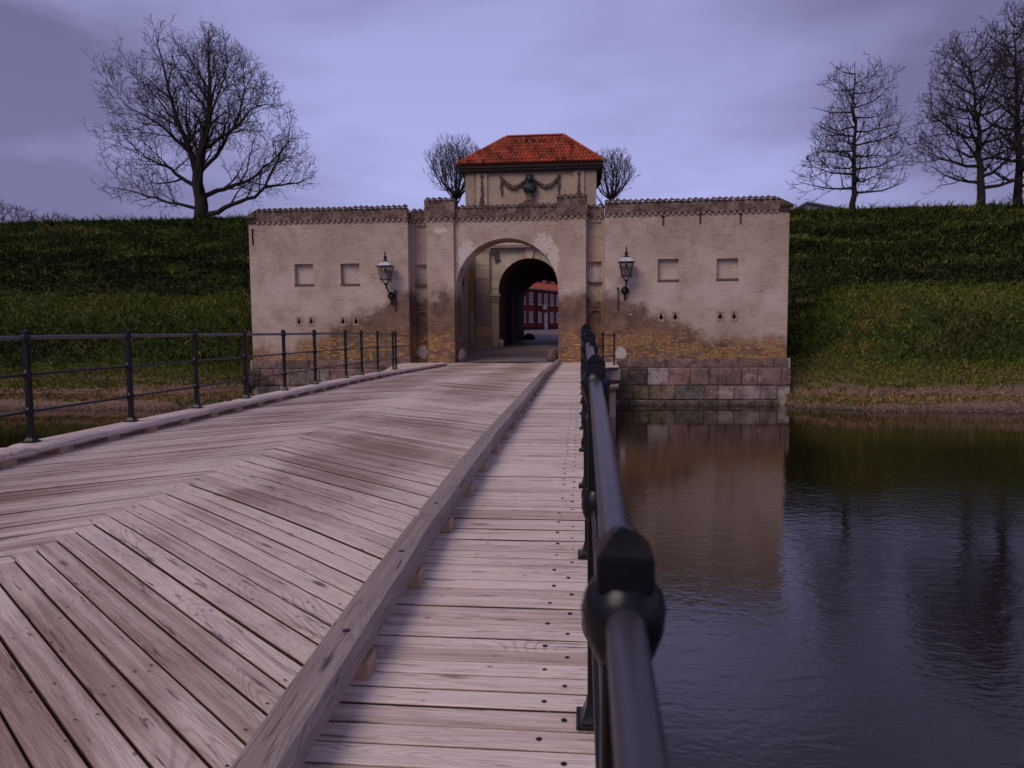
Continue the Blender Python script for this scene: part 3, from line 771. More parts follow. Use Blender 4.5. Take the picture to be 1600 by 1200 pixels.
def wing(x0, x1, px0, px1, wins, loops, rowA, colA, rowB, colB, outward):
    part_mb = MB()
    holes = [(a, b, c, d, 0.18) for (a,b,c,d) in wins] + [(c-0.13, c+0.13, z-0.20, z+0.20, 0.45) for (c, z) in loops]
    wall_grid(part_mb, x0, x1, 0.14, 5.86, GY, holes)
    part_mb.add([(x0,GY,0.14),(x0,36.5,0.14),(x0,36.5,5.86),(x0,GY,5.86)], [(0,1,2,3)])
    part_mb.add([(x1,GY,0.14),(x1,36.5,0.14),(x1,36.5,5.86),(x1,GY,5.86)], [(0,1,2,3)])
    part_mb.add([(x0,GY,5.86),(x1,GY,5.86),(x1,36.5,5.86),(x0,36.5,5.86)], [(0,1,2,3)])
    part_mb.add([(x0,36.5,0.14),(x1,36.5,0.14),(x1,36.5,5.86),(x0,36.5,5.86)], [(0,1,2,3)])
    w = part_mb.build("wing_wall", M['lime'], gate, fix=False)
    parapet(w, px0, px1, GY, 6.52)
    for (c, z) in loops: loophole(w, c, z)
    # dark ledge below each blind window
    for (a, b, c, d) in wins:
        MB().cbox(a-0.02, b+0.02, GY-0.03, GY+0.13, c-0.05, c+0.035, 0.008).build("window_sill", M['relief'], w)
    # footing: plinth course, two courses of granite, ledge at the water
    e = 0.06
    xx = x0 - 0.05
    while xx < x1 - 0.2:
        xe = min(x1+0.05, xx + rnd.uniform(0.9, 1.7))
        if x1 + 0.05 - xe < 0.5: xe = x1 + 0.05
        c = rnd.uniform(0.85, 1.15)
        stone(w, [(xx+.004,-0.22),(xe-.004,-0.22),(xe-.004,0.13+rnd.uniform(-.01,.01)),(xx+.004,0.13+rnd.uniform(-.01,.01))], GY-0.07, GY+0.4, (0.31*c, 0.225*c, 0.195*c), "plinth_stone")
        xx = xe
    for row, cs, z0, z1, yf in ((rowA, colA, -0.93, -0.235, GY-0.13), (rowB, colB, -1.5, -0.95, GY-0.17)):
        for i in range(len(row)-1):
            a, b = row[i]+0.008, row[i+1]-0.008
            j = lambda: rnd.uniform(-0.018, 0.018)
            stone(w, [(a+j(), z0+0.008+j()*.5), ((a+b)/2, z0+0.006), (b+j(), z0+0.008+j()*.5), (b+j(), z1-0.006+j()*.5), ((a+b)/2, z1-0.004), (a+j(), z1-0.006+j()*.5)], yf+rnd.uniform(-0.02, 0.02), GY+0.5, cs[i % len(cs)])
    xx = rowB[0]
    while xx < rowB[-1]-0.1:
        xe = min(rowB[-1]+0.05, xx+rnd.uniform(1.0, 1.9))
        c = rnd.uniform(0.8, 1.2)
        stone(w, [(xx+.006,-2.1),(xe-.006,-2.1),(xe-.006,-1.52+rnd.uniform(-.02,.02)),(xx+.006,-1.52+rnd.uniform(-.02,.02))], GY-0.30, GY+0.4, (0.32*c, 0.27*c, 0.24*c), "footing_stone")
        xx = xe
    MB().box(min(rowA)+.02, max(rowA)-.02, GY-0.03, 36.4, -2.4, 0.13).build("core", M['roughwall'], w)
    # eaves of the side roof showing past the parapet end
    s_ = outward
    xo = x0 if s_ < 0 else x1
    xp = px0 if s_ < 0 else px1
    q = MB()
    q.box(min(xo+s_*0.03, xp-s_*.01), max(xo+s_*0.03, xp-s_*.01), GY-0.06, GY+6.5, 5.865, 6.02)
    q.box(min(xo+s_*0.12, xp-s_*.01), max(xo+s_*0.12, xp-s_*.01), GY-0.10, GY+6.5, 6.025, 6.08)
    q.build("side_eave", M['darkwood'], w)
    q = MB()
    q.add([(xo+s_*.17,GY-.12,6.085),(xp-s_*.02,GY-.12,6.10),(xp-s_*.02,GY-.12,6.36),(xo+s_*.02,GY-.12,6.16),(xo+s_*.17,GY+6.5,6.085),(xp-s_*.02,GY+6.5,6.10),(xp-s_*.02,GY+6.5,6.36),(xo+s_*.02,GY+6.5,6.16)],
          [(0,1,2,3),(4,5,6,7),(0,3,7,4),(3,2,6,7),(0,4,5,1),(1,5,6,2)])
    q.build("side_roof", M['pantile'], w, col4=(0.8, 0.9, 0.7, 1))
    return w

cA = [(0.20,.17,.14),(0.13,.095,.09),(0.52,.48,.50),(0.42,.265,.25),(0.34,.25,.215),(0.29,.21,.185),(0.33,.21,.205),(0.37,.28,.275),(0.35,.245,.255),(0.30,.20,.20)]
cB = [(0.15,.125,.07),(0.25,.215,.14),(0.25,.205,.145),(0.31,.265,.20),(0.22,.215,.21),(0.38,.31,.27),(0.52,.45,.42),(0.40,.35,.35),(0.33,.28,.29)]
wl = wing(-13.85, -7.06, -13.55, -7.06, [(-11.91,-11.11,3.28,4.15),(-9.93,-9.13,3.27,4.14)], [(-11.78,1.76),(-11.25,1.76),(-9.88,1.75),(-9.32,1.75)],
     [-13.98,-13.5,-12.9,-12.2,-11.5,-10.9,-10.45,-9.75,-9.0,-8.2,-7.5,-7.0], [(0.30,.215,.215),(0.40,.27,.265),(0.36,.25,.245),(0.30,.27,.25),(0.27,.25,.22),(0.38,.33,.34),(0.41,.28,.28),(0.33,.23,.23),(0.4,.27,.26),(0.28,.23,.2),(0.2,.17,.14)],
     [-13.6,-12.7,-11.9,-11.2,-10.2,-9.4,-8.6,-7.7,-7.0], cB[::-1], -1)
wr = wing(0.97, 8.11, 0.97, 7.74, [(3.07,3.88,3.25,4.10),(5.36,6.19,3.26,4.08)], [(3.21,1.80),(3.77,1.80),(5.52,1.80),(6.06,1.80)],
     [0.95,1.92,2.69,3.54,4.37,5.12,5.77,6.37,7.0,7.89,8.27], cA, [0.95,2.14,2.76,3.27,3.78,4.91,5.47,6.1,7.08,7.75], cB, 1)

# portal: arch wall, pilasters and narrow recessed bays
pm = MB(); arch_wall(pm, -5.2, -0.9, -0.4, 5.86, -3.04, 2.13, 2.97, 29.42, 30.85)
portal = pm.build("arch_wall", M['lime'], gate)
parapet(portal, -5.2, -0.9, 29.42, 6.52)
for a, b in ((-6.33, -5.203), (-0.897, 0.22)):
    p = MB(); p.box(a, b, 29.25, 31.0, -0.4, 5.86)
    p.cbox(a-0.03, b+0.02, 29.21, 29.6, -0.4, 0.10, 0.02)
    o = p.build("pilaster", M['lime'], gate)
    parapet(o, a-0.06, b+0.06, 29.25, 6.84)
for a, b in ((-7.057, -6.335), (0.225, 0.967)):
    p = MB(); m0, m1 = a+0.12, b-0.10
    wall_grid(p, a, b, -0.4, 5.86, 29.68, [(m0, m1, 4.18, 5.72, 0.09), (m0, m1, 3.28, 4.10, 0.15), (m0, m1, 2.35, 3.22, 0.09), (m0, m1, 0.12, 2.25, 0.16)])
    arch_wall(p, m0+.001, m1-.001, 0.121, 2.249, (m0+m1)/2, (m1-m0)/2-0.02, 1.88, 29.72, 29.83, 14)
    p.box(a, b, 29.95, 31.0, -0.4, 5.86)
    o = p.build("recessed_bay", M['lime'], gate, fix=False)
    MB().cbox(m0-.02, m1+.02, 29.63, 29.78, 3.215, 3.285, 0.008).build("ledge", M['relief'], o)
    MB().cbox(m0-.02, m1+.02, 29.65, 29.78, 4.10, 4.165, 0.008).build("ledge", M['lime'], o)
    parapet(o, a, b, 29.68, 6.48)
MB().box(-7.0, 0.95, 29.3, 30.8, -2.6, -0.05).build("abutment", M['roughwall'], gate)

# iron wall anchors and the small torch holders
for (x, zt, zb) in ((3.26, 5.78, 5.42), (4.70, 5.84, 5.45), (6.25, 5.80, 5.42), (-13.68, 5.62, 4.98)):
    mb = MB(); mb.cbox(x-0.022, x+0.022, GY-0.05, GY+0.02, zb, zt, 0.006); mb.cbox(x-0.07, x+0.07, GY-0.045, GY+0.02, zt-0.03, zt+0.01, 0.006)
    mb.build("wall_anchor", M['iron'], gate)
for x in (-7.60, 1.49):
    mb = MB(); mb.tube([(x, GY-0.09, 2.10), (x, GY-0.09, 2.96)], 0.022, 8); mb.lathe([(0.03,0),(0.055,0.03),(0.055,0.06),(0.03,0.08)], (x, GY-0.09, 2.92), 8)
    mb.lathe([(0.02,0),(0.042,0.03),(0.02,0.06)], (x, GY-0.09, 2.5), 8); mb.tube([(x, GY-0.09, 2.53), (x, GY+0.02, 2.53)], 0.015, 6); mb.tube([(x, GY-0.09, 2.2), (x, GY+0.02, 2.2)], 0.015, 6)
    mb.build("torch_holder", M['iron'], gate, True)

for (x, lab) in ((-4.95, "dark rounded guard stone at the left foot of the archway"), (-1.15, "dark rounded guard stone at the right foot of the archway")):
    mb = MB(); mb.lathe([(0.27,0),(0.27,0.25),(0.23,0.42),(0.15,0.54),(0.03,0.58)], (x, 29.6, 0.0), 12, 0.85, 1.0)
    tag(mb.build("guard_stone", M['granite'], None, True, col4=(0.14,.11,.11,1)), lab, "guard stone", "guard stones in the archway")

# ------------------------------------------------------------------ lanterns
def lantern(x, xr, zr, label):
    Y = 28.56
    e = empty("wall_lantern", (x, GY, 2.7), label, "lantern", "lanterns on the gatehouse front")
    s2 = math.sqrt(2)
    mb = MB()          # iron cage: four corner bars, top and bottom rims
    for sx in (-1,1):
        for sy in (-1,1):
            mb.tube([(x+sx*0.25, Y+sy*0.25, 3.94), (x+sx*0.165, Y+sy*0.165, 3.43)], 0.016, 6)
    mb.lathe([(0.36,0),(0.46,0.015),(0.46,0.04),(0.36,0.05)], (x, Y, 3.93), 4, off=0.5)
    mb.lathe([(0.20,0),(0.31,0.01),(0.31,0.035),(0.20,0.045)], (x, Y, 3.40), 4, off=0.5)
    for sx in (-1,1):   # small scrolls under the cage
        mb.tube([(x+sx*0.20, Y, 3.40), (x+sx*0.235, Y, 3.34), (x+sx*0.20, Y, 3.30), (x+sx*0.175, Y, 3.33)], 0.012, 5)
        for sy in (-1,1): mb.tube([(x+sx*0.15, Y+sy*0.15, 3.41), (x+sx*0.04, Y+sy*0.04, 3.24)], 0.014, 6)
    mb.lathe([(0.02,0),(0.075,0.015),(0.09,0.05),(0.05,0.07)], (x, Y, 3.21), 10)
    mb.build("cage", M['iron'], e)
    for (dx, dy) in ((0,-1),(0,1),(-1,0),(1,0)):
        a, b = 0.243, 0.160
        tx, ty = -dy, dx
        mb = MB(); th = 0.004
        P = []
        for off in (0, th):
            P += [(x+dx*(a-off)-tx*a*.96, Y+dy*(a-off)-ty*a*.96, 3.93), (x+dx*(a-off)+tx*a*.96, Y+dy*(a-off)+ty*a*.96, 3.93),
                  (x+dx*(b-off)+tx*b*.96, Y+dy*(b-off)+ty*b*.96, 3.445), (x+dx*(b-off)-tx*b*.96, Y+dy*(b-off)-ty*b*.96, 3.445)]
        mb.add(P, [(0,1,2,3),(4,7,6,5),(0,4,5,1),(1,5,6,2),(2,6,7,3),(3,7,4,0)])
        mb.build("pane", M['glass'], e)
    MB().lathe([(0.40,0),(0.37,0.035),(0.17,0.165),(0.13,0.17)], (x, Y, 3.975), 4, off=0.5).build("roof", M['opal'], e)
    mb = MB(); mb.lathe([(0.14,0),(0.14,0.025),(0.06,0.07),(0.075,0.11),(0.05,0.16),(0.075,0.20),(0.03,0.25),(0.022,0.31),(0.045,0.34),(0.022,0.38),(0.008,0.45)], (x, Y, 4.14), 10)
    mb.build("finial", M['iron'], e, True)
    MB().lathe([(0.02,0),(0.05,0.03),(0.055,0.12),(0.02,0.2)], (x, Y, 3.7), 8).build("burner", M['darkwood'], e, True)
    mb = MB()          # swan neck to the wall rose
    mb.tube([(x, Y, 3.24), (x+(xr-x)*.2, Y+0.05, 3.08), (x+(xr-x)*.6, Y+0.16, 2.94), (xr, Y+0.32, 2.83), (xr, GY+0.02, zr)], [0.05, 0.035, 0.03, 0.045, 0.05], 8)
    mb.lathe([(0.03,0.0),(0.12,-0.04),(0.155,-0.08),(0.16,-0.12)][::-1], (xr, GY-0.01+0.0, zr), 14, axis='y')
    mb.blob((xr, GY-0.14, zr-0.05), (0.12, 0.10, 0.13), 10, 6)
    mb.blob((xr, GY-0.10, zr-0.26), (0.05, 0.05, 0.14), 8, 6)
    mb.build("bracket", M['iron'], e, True)
lantern(-7.90, -7.76, 2.78, "iron wall lantern left of the arch, near the blind windows")
lantern(1.80, 1.77, 2.87, "iron wall lantern right of the arch, above the railing's end")

# ------------------------------------------------------------------ inner gate tower and tunnel
TY = 43.0
tower = empty("gate_tower", (-3.0, TY, 0.2), "inner gate tower with a red tiled hip roof and dark bust", "tower")
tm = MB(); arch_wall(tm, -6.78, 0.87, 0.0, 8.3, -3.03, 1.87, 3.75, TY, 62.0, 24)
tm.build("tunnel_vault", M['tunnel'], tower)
tm = MB(); arch_wall(tm, -6.78, 0.87, 0.0, 6.9, -3.03, 1.87, 3.75, TY-0.22, TY-0.005, 28)
front = tm.build("gate_front", M['sandstone'], tower, col4=(0.95,.95,.92,1))
MB().box(-6.78, 0.87, TY-0.18, TY+5.2, 6.905, 10.75).build("upper_wall", M['sandstone'], tower, col4=(0.80,.74,.70,1))
for a, b in ((-6.85, -6.28), (0.34, 0.94)): MB().box(a, b, TY-0.24, TY+0.5, 6.95, 10.74).build("corner_strip", M['sandstone'], tower, col4=(0.72,.66,.62,1))
for a, b in ((-6.16, -5.52), (-0.40, 0.22)):
    o = MB().box(a, b, TY-0.28, TY+0.1, 6.95, 10.735).build("pilaster_strip", M['sandstone'], tower, col4=(0.84,.78,.74,1))
    mb = MB(); cx = (a+b)/2
    for i in range(16):
        k = i/15; z = 10.42 - 1.75*k; r = 0.035 + 0.085*k
        for q in range(2): mb.blob((cx + rnd.uniform(-.5,.5)*r, TY-0.30-rnd.uniform(0,.05), z), (r, 0.06, 0.075), 6, 4, 0.2)
    mb.blob((cx-.07, TY-.31, 10.5), (.06,.05,.09), 6, 4, .2); mb.blob((cx+.07, TY-.31, 10.5), (.06,.05,.09), 6, 4, .2)
    mb.build("drop_ornament", M['relief'], tower)
mb = MB(); mb.box(-7.15, 1.22, TY-0.50, TY+5.6, 10.76, 10.90); mb.box(-7.25, 1.32, TY-0.60, TY+5.7, 10.905, 11.10); mb.box(-7.06, 1.13, TY-0.40, TY+5.5, 10.66, 10.755)
mb.build("cornice", M['darkwood'], tower)

# roof: body, tiles on the front slope, ridge and hip tiles
EX0, EX1, EY0, EY1, EZ = -7.36, 1.36, TY-0.70, TY+5.10, 11.13
RX0, RX1, RY, RZ = -4.55, -1.05, TY+2.20, 13.42
rb = MB(); dz = 0.05
rb.add([(EX0,EY0,EZ-dz),(EX1,EY0,EZ-dz),(EX1,EY1,EZ-dz),(EX0,EY1,EZ-dz),(RX0,RY,RZ-dz),(RX1,RY,RZ-dz)], [(0,1,5,4),(1,2,5),(2,3,4,5),(3,0,4),(0,3,2,1)])
roof = rb.build("roof", M['redtile'], tower, col4=(0.55,.5,.5,1))
tl = MB(); W = 0.218; Lt = 0.43; nS = 6; V = []
for (yy, lift) in ((0.0, 0.034), (Lt+0.05, 0.0)):
    for i in range(nS+1):
        u = i/nS
        V.append((u*W - W/2, yy, lift + 0.034*math.sin(u*2*math.pi - 0.9)))
for i in range(nS+1): V.append((V[i][0], 0.0, V[i][2]-0.03))
m_ = nS+1
tl.add(V, [(i, i+1, m_+i+1, m_+i) for i in range(nS)] + [(2*m_+i, 2*m_+i+1, i+1, i) for i in range(nS)])
TILE = tl.mesh("roof_tile", True, False); TILE.materials.append(M['redtile'])
slope_v = Vector((0, RY-EY0, RZ-EZ)); slen = slope_v.length; su = slope_v.normalized(); pitch = math.atan2(RZ-EZ, RY-EY0)
rows = 8
for j in range(rows):
    k0 = j*Lt
    kc = (k0 + Lt*0.5)/slen
    xa = EX0 + (RX0-EX0)*kc; xb = EX1 + (RX1-EX1)*kc
    n = int((xb-xa)/W); st = (xa+xb)/2 - (n-1)*W/2
    for i in range(n):
        x = st + i*W
        p = Vector((x, EY0-0.03, EZ+0.01)) + su*k0
        c = rnd.uniform(0.6, 1.15)*(0.85+0.15*math.sin(x*1.9+j)); dark = rnd.uniform(0.3, 0.65) if rnd.random() < 0.14 else 1.0
        if j == 6 and (abs(x+3.25) < W*0.5 or abs(x+2.78) < W*0.5): dark = 0.06
        inst("roof_tile", TILE, p, roof, (pitch, rnd.uniform(-.06,.06), rnd.uniform(-.025,.025)), None, (c*dark, c*dark*rnd.uniform(.8,1.25), c*dark*rnd.uniform(.9,1.6), 1))
hp = MB(); hp.V = []; V = []
for (yy, r) in ((0.0, 0.12), (0.38, 0.10)):
    for i in range(7):
        t = math.pi*i/6
        V.append((-math.cos(t)*r, yy, math.sin(t)*r*0.9))
for (yy, r) in ((0.0, 0.095), (0.38, 0.075)):
    for i in range(7):
        t = math.pi*i/6
        V.append((-math.cos(t)*r, yy, math.sin(t)*r*0.9))
hp.add(V, [(i,i+1,7+i+1,7+i) for i in range(6)] + [(14+i,21+i,21+i+1,14+i+1) for i in range(6)] + [(i,14+i,14+i+1,i+1) for i in range(6)] + [(7+i,7+i+1,21+i+1,21+i) for i in range(6)])
HIP = hp.mesh("ridge_tile", True); HIP.materials.append(M['redtile'])
def ridge_run(a, b):
    a, b = Vector(a), Vector(b); d = b-a; n = max(2, int(d.length/0.35)); d.normalize()
    yaw = math.atan2(-d.x, d.y); pit = math.asin(d.z)
    for i in range(n):
        c = rnd.uniform(0.75, 1.05)
        o = inst("ridge_tile", HIP, a + d*(i*((b-a).length if False else (Vector(b)-a).length)/n), roof, (0,0,0), None, (c,c*.95,c*.95,1))
        o.rotation_mode = 'ZXY' if False else 'XYZ'
        o.rotation_euler = (Matrix.Rotation(yaw, 3, 'Z') @ Matrix.Rotation(pit, 3, 'X')).to_euler()
ridge_run((EX0,EY0,EZ-.02), (RX0,RY,RZ-.03)); ridge_run((EX1,EY0,EZ-.02), (RX1,RY,RZ-.03)); ridge_run((RX0,RY,RZ-.03), (RX1,RY,RZ-.03))

# garlands and bust
gl = []
for sgn in (-1, 1):
    mb = MB()
    for i in range(24):
        k = i/23
        x = -2.97 + sgn*(1.72 - 1.30*k); z = 10.42 - 0.62*math.sin(math.pi*min(1, k*0.86))**0.85 - 0.02*k
        r = 0.075 + 0.05*math.sin(math.pi*k)
        for q in range(3): mb.blob((x+rnd.uniform(-.05,.05), TY-0.22-rnd.uniform(0,.10), z+rnd.uniform(-.6,.6)*r), (r*.75, 0.07, r*.75), 6, 4, 0.25)
    for i in range(14):
        k = i/13; r = 0.10*math.sin(math.pi*(0.25+0.72*k))
        x = -2.97 + sgn*1.70
        mb.blob((x+rnd.uniform(-.4,.4)*r, TY-0.24, 10.32-1.0*k), (r, 0.07, 0.07), 6, 4, 0.25)
    mb.build("garland", M['relief'], tower)
bx, by = -2.98, TY-0.42
mb = MB()
mb.lathe([(0.30,0.0),(0.30,0.06),(0.22,0.10),(0.16,0.26),(0.22,0.40),(0.27,0.44)], (bx, by, 8.92), 12, 1.0, 0.75)
mb.build("bust_socle", M['relief'], tower, True)
mb = MB()
mb.lathe([(0.10,0.0),(0.22,0.03),(0.36,0.16),(0.42,0.34),(0.36,0.50),(0.20,0.60),(0.12,0.68)], (bx, by, 9.34), 14, 1.0, 0.62)     # chest and shoulders
mb.blob((bx, by-0.03, 10.22), (0.155, 0.17, 0.22), 14, 10)                                                                     # head
mb.blob((bx, by-0.20, 10.19), (0.03, 0.05, 0.06), 8, 6)
for sgn in (-1, 1):                                                                                                           # long curled hair
    for i in range(9):
        k = i/8
        mb.blob((bx+sgn*(0.12+0.17*math.sin(math.pi*k*.55)), by+0.02-0.04*math.sin(k*6), 10.38-0.62*k), (0.105, 0.12, 0.09), 8, 5, 0.15)
for i in range(7): mb.blob((bx+(-0.14+0.28*i/6), by, 10.42+0.05*math.sin(math.pi*i/6)), (0.085, 0.13, 0.08), 8, 5, 0.15)
for i in range(6): mb.blob((bx-0.25+0.1*i, by-0.22, 9.66-0.03*i), (0.07,0.05,0.05), 6, 4, 0.2)                                 # sash
mb.build("bust", M['bronze'], tower, True)
mb = MB(); mb.extrude_xz([(-4.3,8.2),(-1.66,8.2),(-1.66,8.35),(-2.75,8.93),(-3.2,8.93),(-4.3,8.35)], TY-0.62, TY-0.20); mb.build("pediment", M['relief'], tower)

# carved front of the inner gate
MB().box(-6.80, 0.89, TY-0.62, TY-0.20, 6.24, 6.34).box(-6.80, 0.89, TY-0.68, TY-0.20, 6.345, 6.56).build("entablature", M['sandstone'], tower, col4=(1.12,1.08,1.08,1))
MB().box(-6.80, 0.89, TY-0.50, TY-0.20, 6.60, 7.4).build("frieze", M['sandstone'], tower, col4=(0.9,.88,.85,1))
for a, b, hid in ((-6.28, -5.42, 0), (-0.65, 0.22, 1)):
    e = MB().box(a+.03, b-.03, TY-0.40, TY-0.20, 0.2, 5.86).build("pilaster", M['sandstone'], tower, col4=(0.78,.74,.68,1))
    for (z0, z1, ex) in ((5.865, 5.98, .02), (5.985, 6.08, .06), (6.085, 6.235, .11)):
        MB().cbox(a-ex, b+ex, TY-0.44-ex, TY-0.20, z0, z1, 0.02).build("capital_block", M['sandstone'], e, col4=(0.88,.82,.72,1))
    for (z0, z1, cc) in ((0.98, 1.62, (0.95,.72,.40)), (1.63, 2.62, (0.55,.50,.48)), (2.63, 3.50, (0.52,.45,.42)), (3.51, 4.42, (0.62,.56,.52)), (4.43, 5.20, (0.84,.80,.72)), (5.21, 5.855, (0.88,.84,.76))):
        MB().cbox(a, b, TY-0.46, TY-0.21, z0, z1, 0.014).build("stone_block", M['sandstone'], e, col4=(*cc, 1))
    for (z0, z1, ex) in ((0.15, 0.50, .12), (0.505, 0.70, .09), (0.705, 0.97, .04)):
        MB().cbox(a-ex, b+ex, TY-0.46-ex, TY-0.20, z0, z1, 0.03).build("base_block", M['sandstone'], e, col4=(0.70,.60,.45,1))
o = MB().box(-6.64, -6.33, TY-0.36, TY-0.20, 0.2, 6.2).build("side_strip", M['sandstone'], tower, col4=(0.85,.72,.55,1))
MB().box(-6.643, -6.327, TY-0.364, TY-0.30, 2.45, 5.0).build("ochre_panel", M['ochre'], o)
for sx, x in ((-1, -5.13), (1, -0.93)):
    for (z0, z1, ex) in ((3.05, 3.22, .02), (3.225, 3.36, .07), (3.365, 3.50, .12)):
        MB().cbox(x-0.23-ex, x+0.23+ex, TY-0.32-ex, TY-0.20, z0, z1, 0.02).build("impost_block", M['sandstone'], tower, col4=(0.72,.68,.62,1))
    MB().cbox(x-0.20, x+0.22, TY-0.27, TY-0.21, 0.3, 3.045, 0.015).build("jamb", M['sandstone'], tower, col4=(0.88,.76,.6,1))
mb = MB(); mb.extrude_xz([(-3.33,6.235),(-2.72,6.235),(-2.84,5.60),(-3.22,5.60)], TY-0.36, TY-0.15); mb.build("keystone", M['sandstone'], tower, col4=(1.05,1.0,1.0,1))
for i in range(-6, 7):      # voussoir joints: slightly proud stones around the arch
    if i == 0: continue
    t0 = math.pi/2 - (i-0.5*(1 if i > 0 else -1)*0+0.02-0.5)*0.235; t1 = math.pi/2 - (i+0.5-0.02)*0.235
    P = [(-3.03+r*math.cos(t), 3.75+r*math.sin(t)) for (r, t) in ((1.875,t0),(2.32,t0),(2.32,(t0+t1)/2),(2.32,t1),(1.875,t1),(1.875,(t0+t1)/2))]
    c = rnd.uniform(0.86, 1.08)
    mb = MB(); mb.extrude_xz(P, TY-0.25, TY-0.15); mb.build("voussoir", M['sandstone'], tower, col4=(c,c*.98,c*.96,1))
mb = MB()
for i in range(30):
    t = rnd.uniform(0, 6.28); r = rnd.uniform(0.05, 0.26)
    mb.blob((-5.02+math.cos(t)*r*0.85, TY-0.27-rnd.uniform(0,.05), 5.72+math.sin(t)*r*1.2), (0.06,0.05,0.075), 6, 4, 0.3)
mb.build("cartouche", M['relief'], tower)
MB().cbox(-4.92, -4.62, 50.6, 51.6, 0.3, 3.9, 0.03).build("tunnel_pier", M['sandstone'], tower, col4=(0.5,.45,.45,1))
mb = MB(); mb.lathe([(0.16,0),(0.16,0.4),(0.10,0.52),(0.02,0.55)], (-4.75, TY-0.35, 0.25), 10); mb.build("corner_stone", M['granite'], tower, True, col4=(0.42,.36,.36,1))
mb = MB(); mb.lathe([(0.55,0),(0.5,0.3),(0.3,0.55),(0.05,0.62)], (-4.45, 61.6, 0.45), 10); mb.build("corner_stone", M['granite'], tower, True, col4=(0.06,.05,.05,1))

# side walls of the courtyard between the two gates
x0, x1 = -7.2, -6.65
e = empty("courtyard_wall", (x0, 36, 0), "rough weathered side wall with a dark oval niche, seen through the arch", "wall")
MB().box(x0, x1, 30.86, TY-0.63, -0.3, 6.1).build("masonry", M['roughwall'], e)
mb = MB(); mb.lathe([(0.02,-.03),(0.62,-0.03),(0.70,0.02),(0.60,0.03),(0.55,-0.02)], (x1+0.01, 40.0, 4.55), 20, 1.0, 1.35, axis='x'); mb.build("niche_frame", M['sandstone'], e, True, col4=(.8,.72,.65,1))
mb = MB(); mb.lathe([(0.02,0.0),(0.56,0.0),(0.56,0.03),(0.02,0.031)], (x1+0.006, 40.0, 4.55), 20, 1.0, 1.35, axis='x'); mb.build("niche_back", M['black'], e)
MB().box(0.62, 1.2, 31.01, TY-0.7, -0.3, 6.1).build("side_wall", M['roughwall'], tower)

# ------------------------------------------------------------------ red barracks beyond the tunnel
A = Vector((-7.3, 95.0, 0)); D = Vector((3.8, 8.0, 0)).normalized(); N = Vector((D.y, -D.x, 0))
bar = empty("red_barracks", (-7.3, 95, 1.45), "red washed barracks with white windows seen through the tunnel", "building")
def wbox(mb, s0, s1, n0, n1, z0, z1):
    V = []
    for z in (z0, z1):
        for (s_, n_) in ((s0,n0),(s1,n0),(s1,n1),(s0,n1)):
            p = A + D*s_ + N*n_; V.append((p.x, p.y, z))
    mb.hull(V); return mb
wbox(MB(), -9, 26, -7, 0, 0.6, 6.85).build("wall", M['redwall'], bar)
wbox(MB(), -9, 26, 0.002, 0.06, 0.6, 1.75).build("plinth", M['black'], bar)
wbox(MB(), -9.2, 26.2, 0.0, 0.34, 6.86, 7.05).build("cornice", M['greywall'], bar)
rb = MB(); V = []
for s_ in (-9.2, 26.2):
    for (n_, z) in ((0.42, 7.0), (-3.5, 8.35), (-7.4, 7.0)):
        p = A + D*s_ + N*n_; V.append((p.x, p.y, z))
rb.add(V, [(0,1,4,3),(1,2,5,4),(0,3,5,2),(0,2,1),(3,4,5)]); rb.build("roof", M['orange'], bar)
def bwin(s_, z0, z1, par=bar, n0=0.0):
    w = 0.42
    f = MB()
    wbox(f, s_-w, s_-w+.13, n0, n0+0.09, z0, z1); wbox(f, s_+w-.13, s_+w, n0, n0+0.09, z0, z1); wbox(f, s_-w-.06, s_+w+.06, n0, n0+0.12, z0-.14, z0); wbox(f, s_-w, s_+w, n0, n0+0.09, z1, z1+.12)
    wbox(f, s_-.045, s_+.045, n0, n0+.07, z0, z1)
    for k in (1, 2): wbox(f, s_-w+.13, s_+w-.13, n0, n0+.06, z0+(z1-z0)*k/3-.03, z0+(z1-z0)*k/3+.03)
    o = f.build("window", M['white'], par)
    wbox(MB(), s_-w+.1, s_+w-.1, n0+.002, n0+.025, z0+.01, z1-.01).build("pane", M['pane'], o)
for s_ in (-2.6, -0.6, 1.43, 3.86, 5.70, 7.48, 9.3, 11.2): bwin(s_, 4.9, 6.3)
for s_ in (-2.6, -0.6, 1.43, 3.86, 7.48, 9.3, 11.2): bwin(s_, 2.5, 3.75)
o = wbox(MB(), 5.28, 6.10, 0.0, 0.09, 1.46, 3.78).build("door", M['white'], bar)
wbox(MB(), 5.9, 6.0, 0.092, 0.13, 2.5, 2.6).build("door_handle", M['black'], o)
wbox(MB(), 2.82, 2.98, 0.0, 0.12, 1.5, 6.84).build("downpipe", M['black'], bar)
mb = MB(); wbox(mb, 4.2, 4.3, 0.0, 0.7, 4.75, 4.83); wbox(mb, 4.05, 4.45, 0.5, 0.9, 4.2, 4.72); mb.build("wall_lamp", M['greywall'], bar)
bar2 = empty("red_barracks", (-4, 118, 1.6), "taller dark red barracks behind the orange roof beyond the tunnel", "building")
A0 = A.copy(); A = A + Vector((1.0, 20, 0))
wbox(MB(), -12, 30, -7, 0, 0.6, 13.5).build("wall", M['redwall'], bar2)
for s_ in (-2, 1, 4, 7, 10, 13): bwin(s_, 9.2, 10.2, bar2)
A = A0

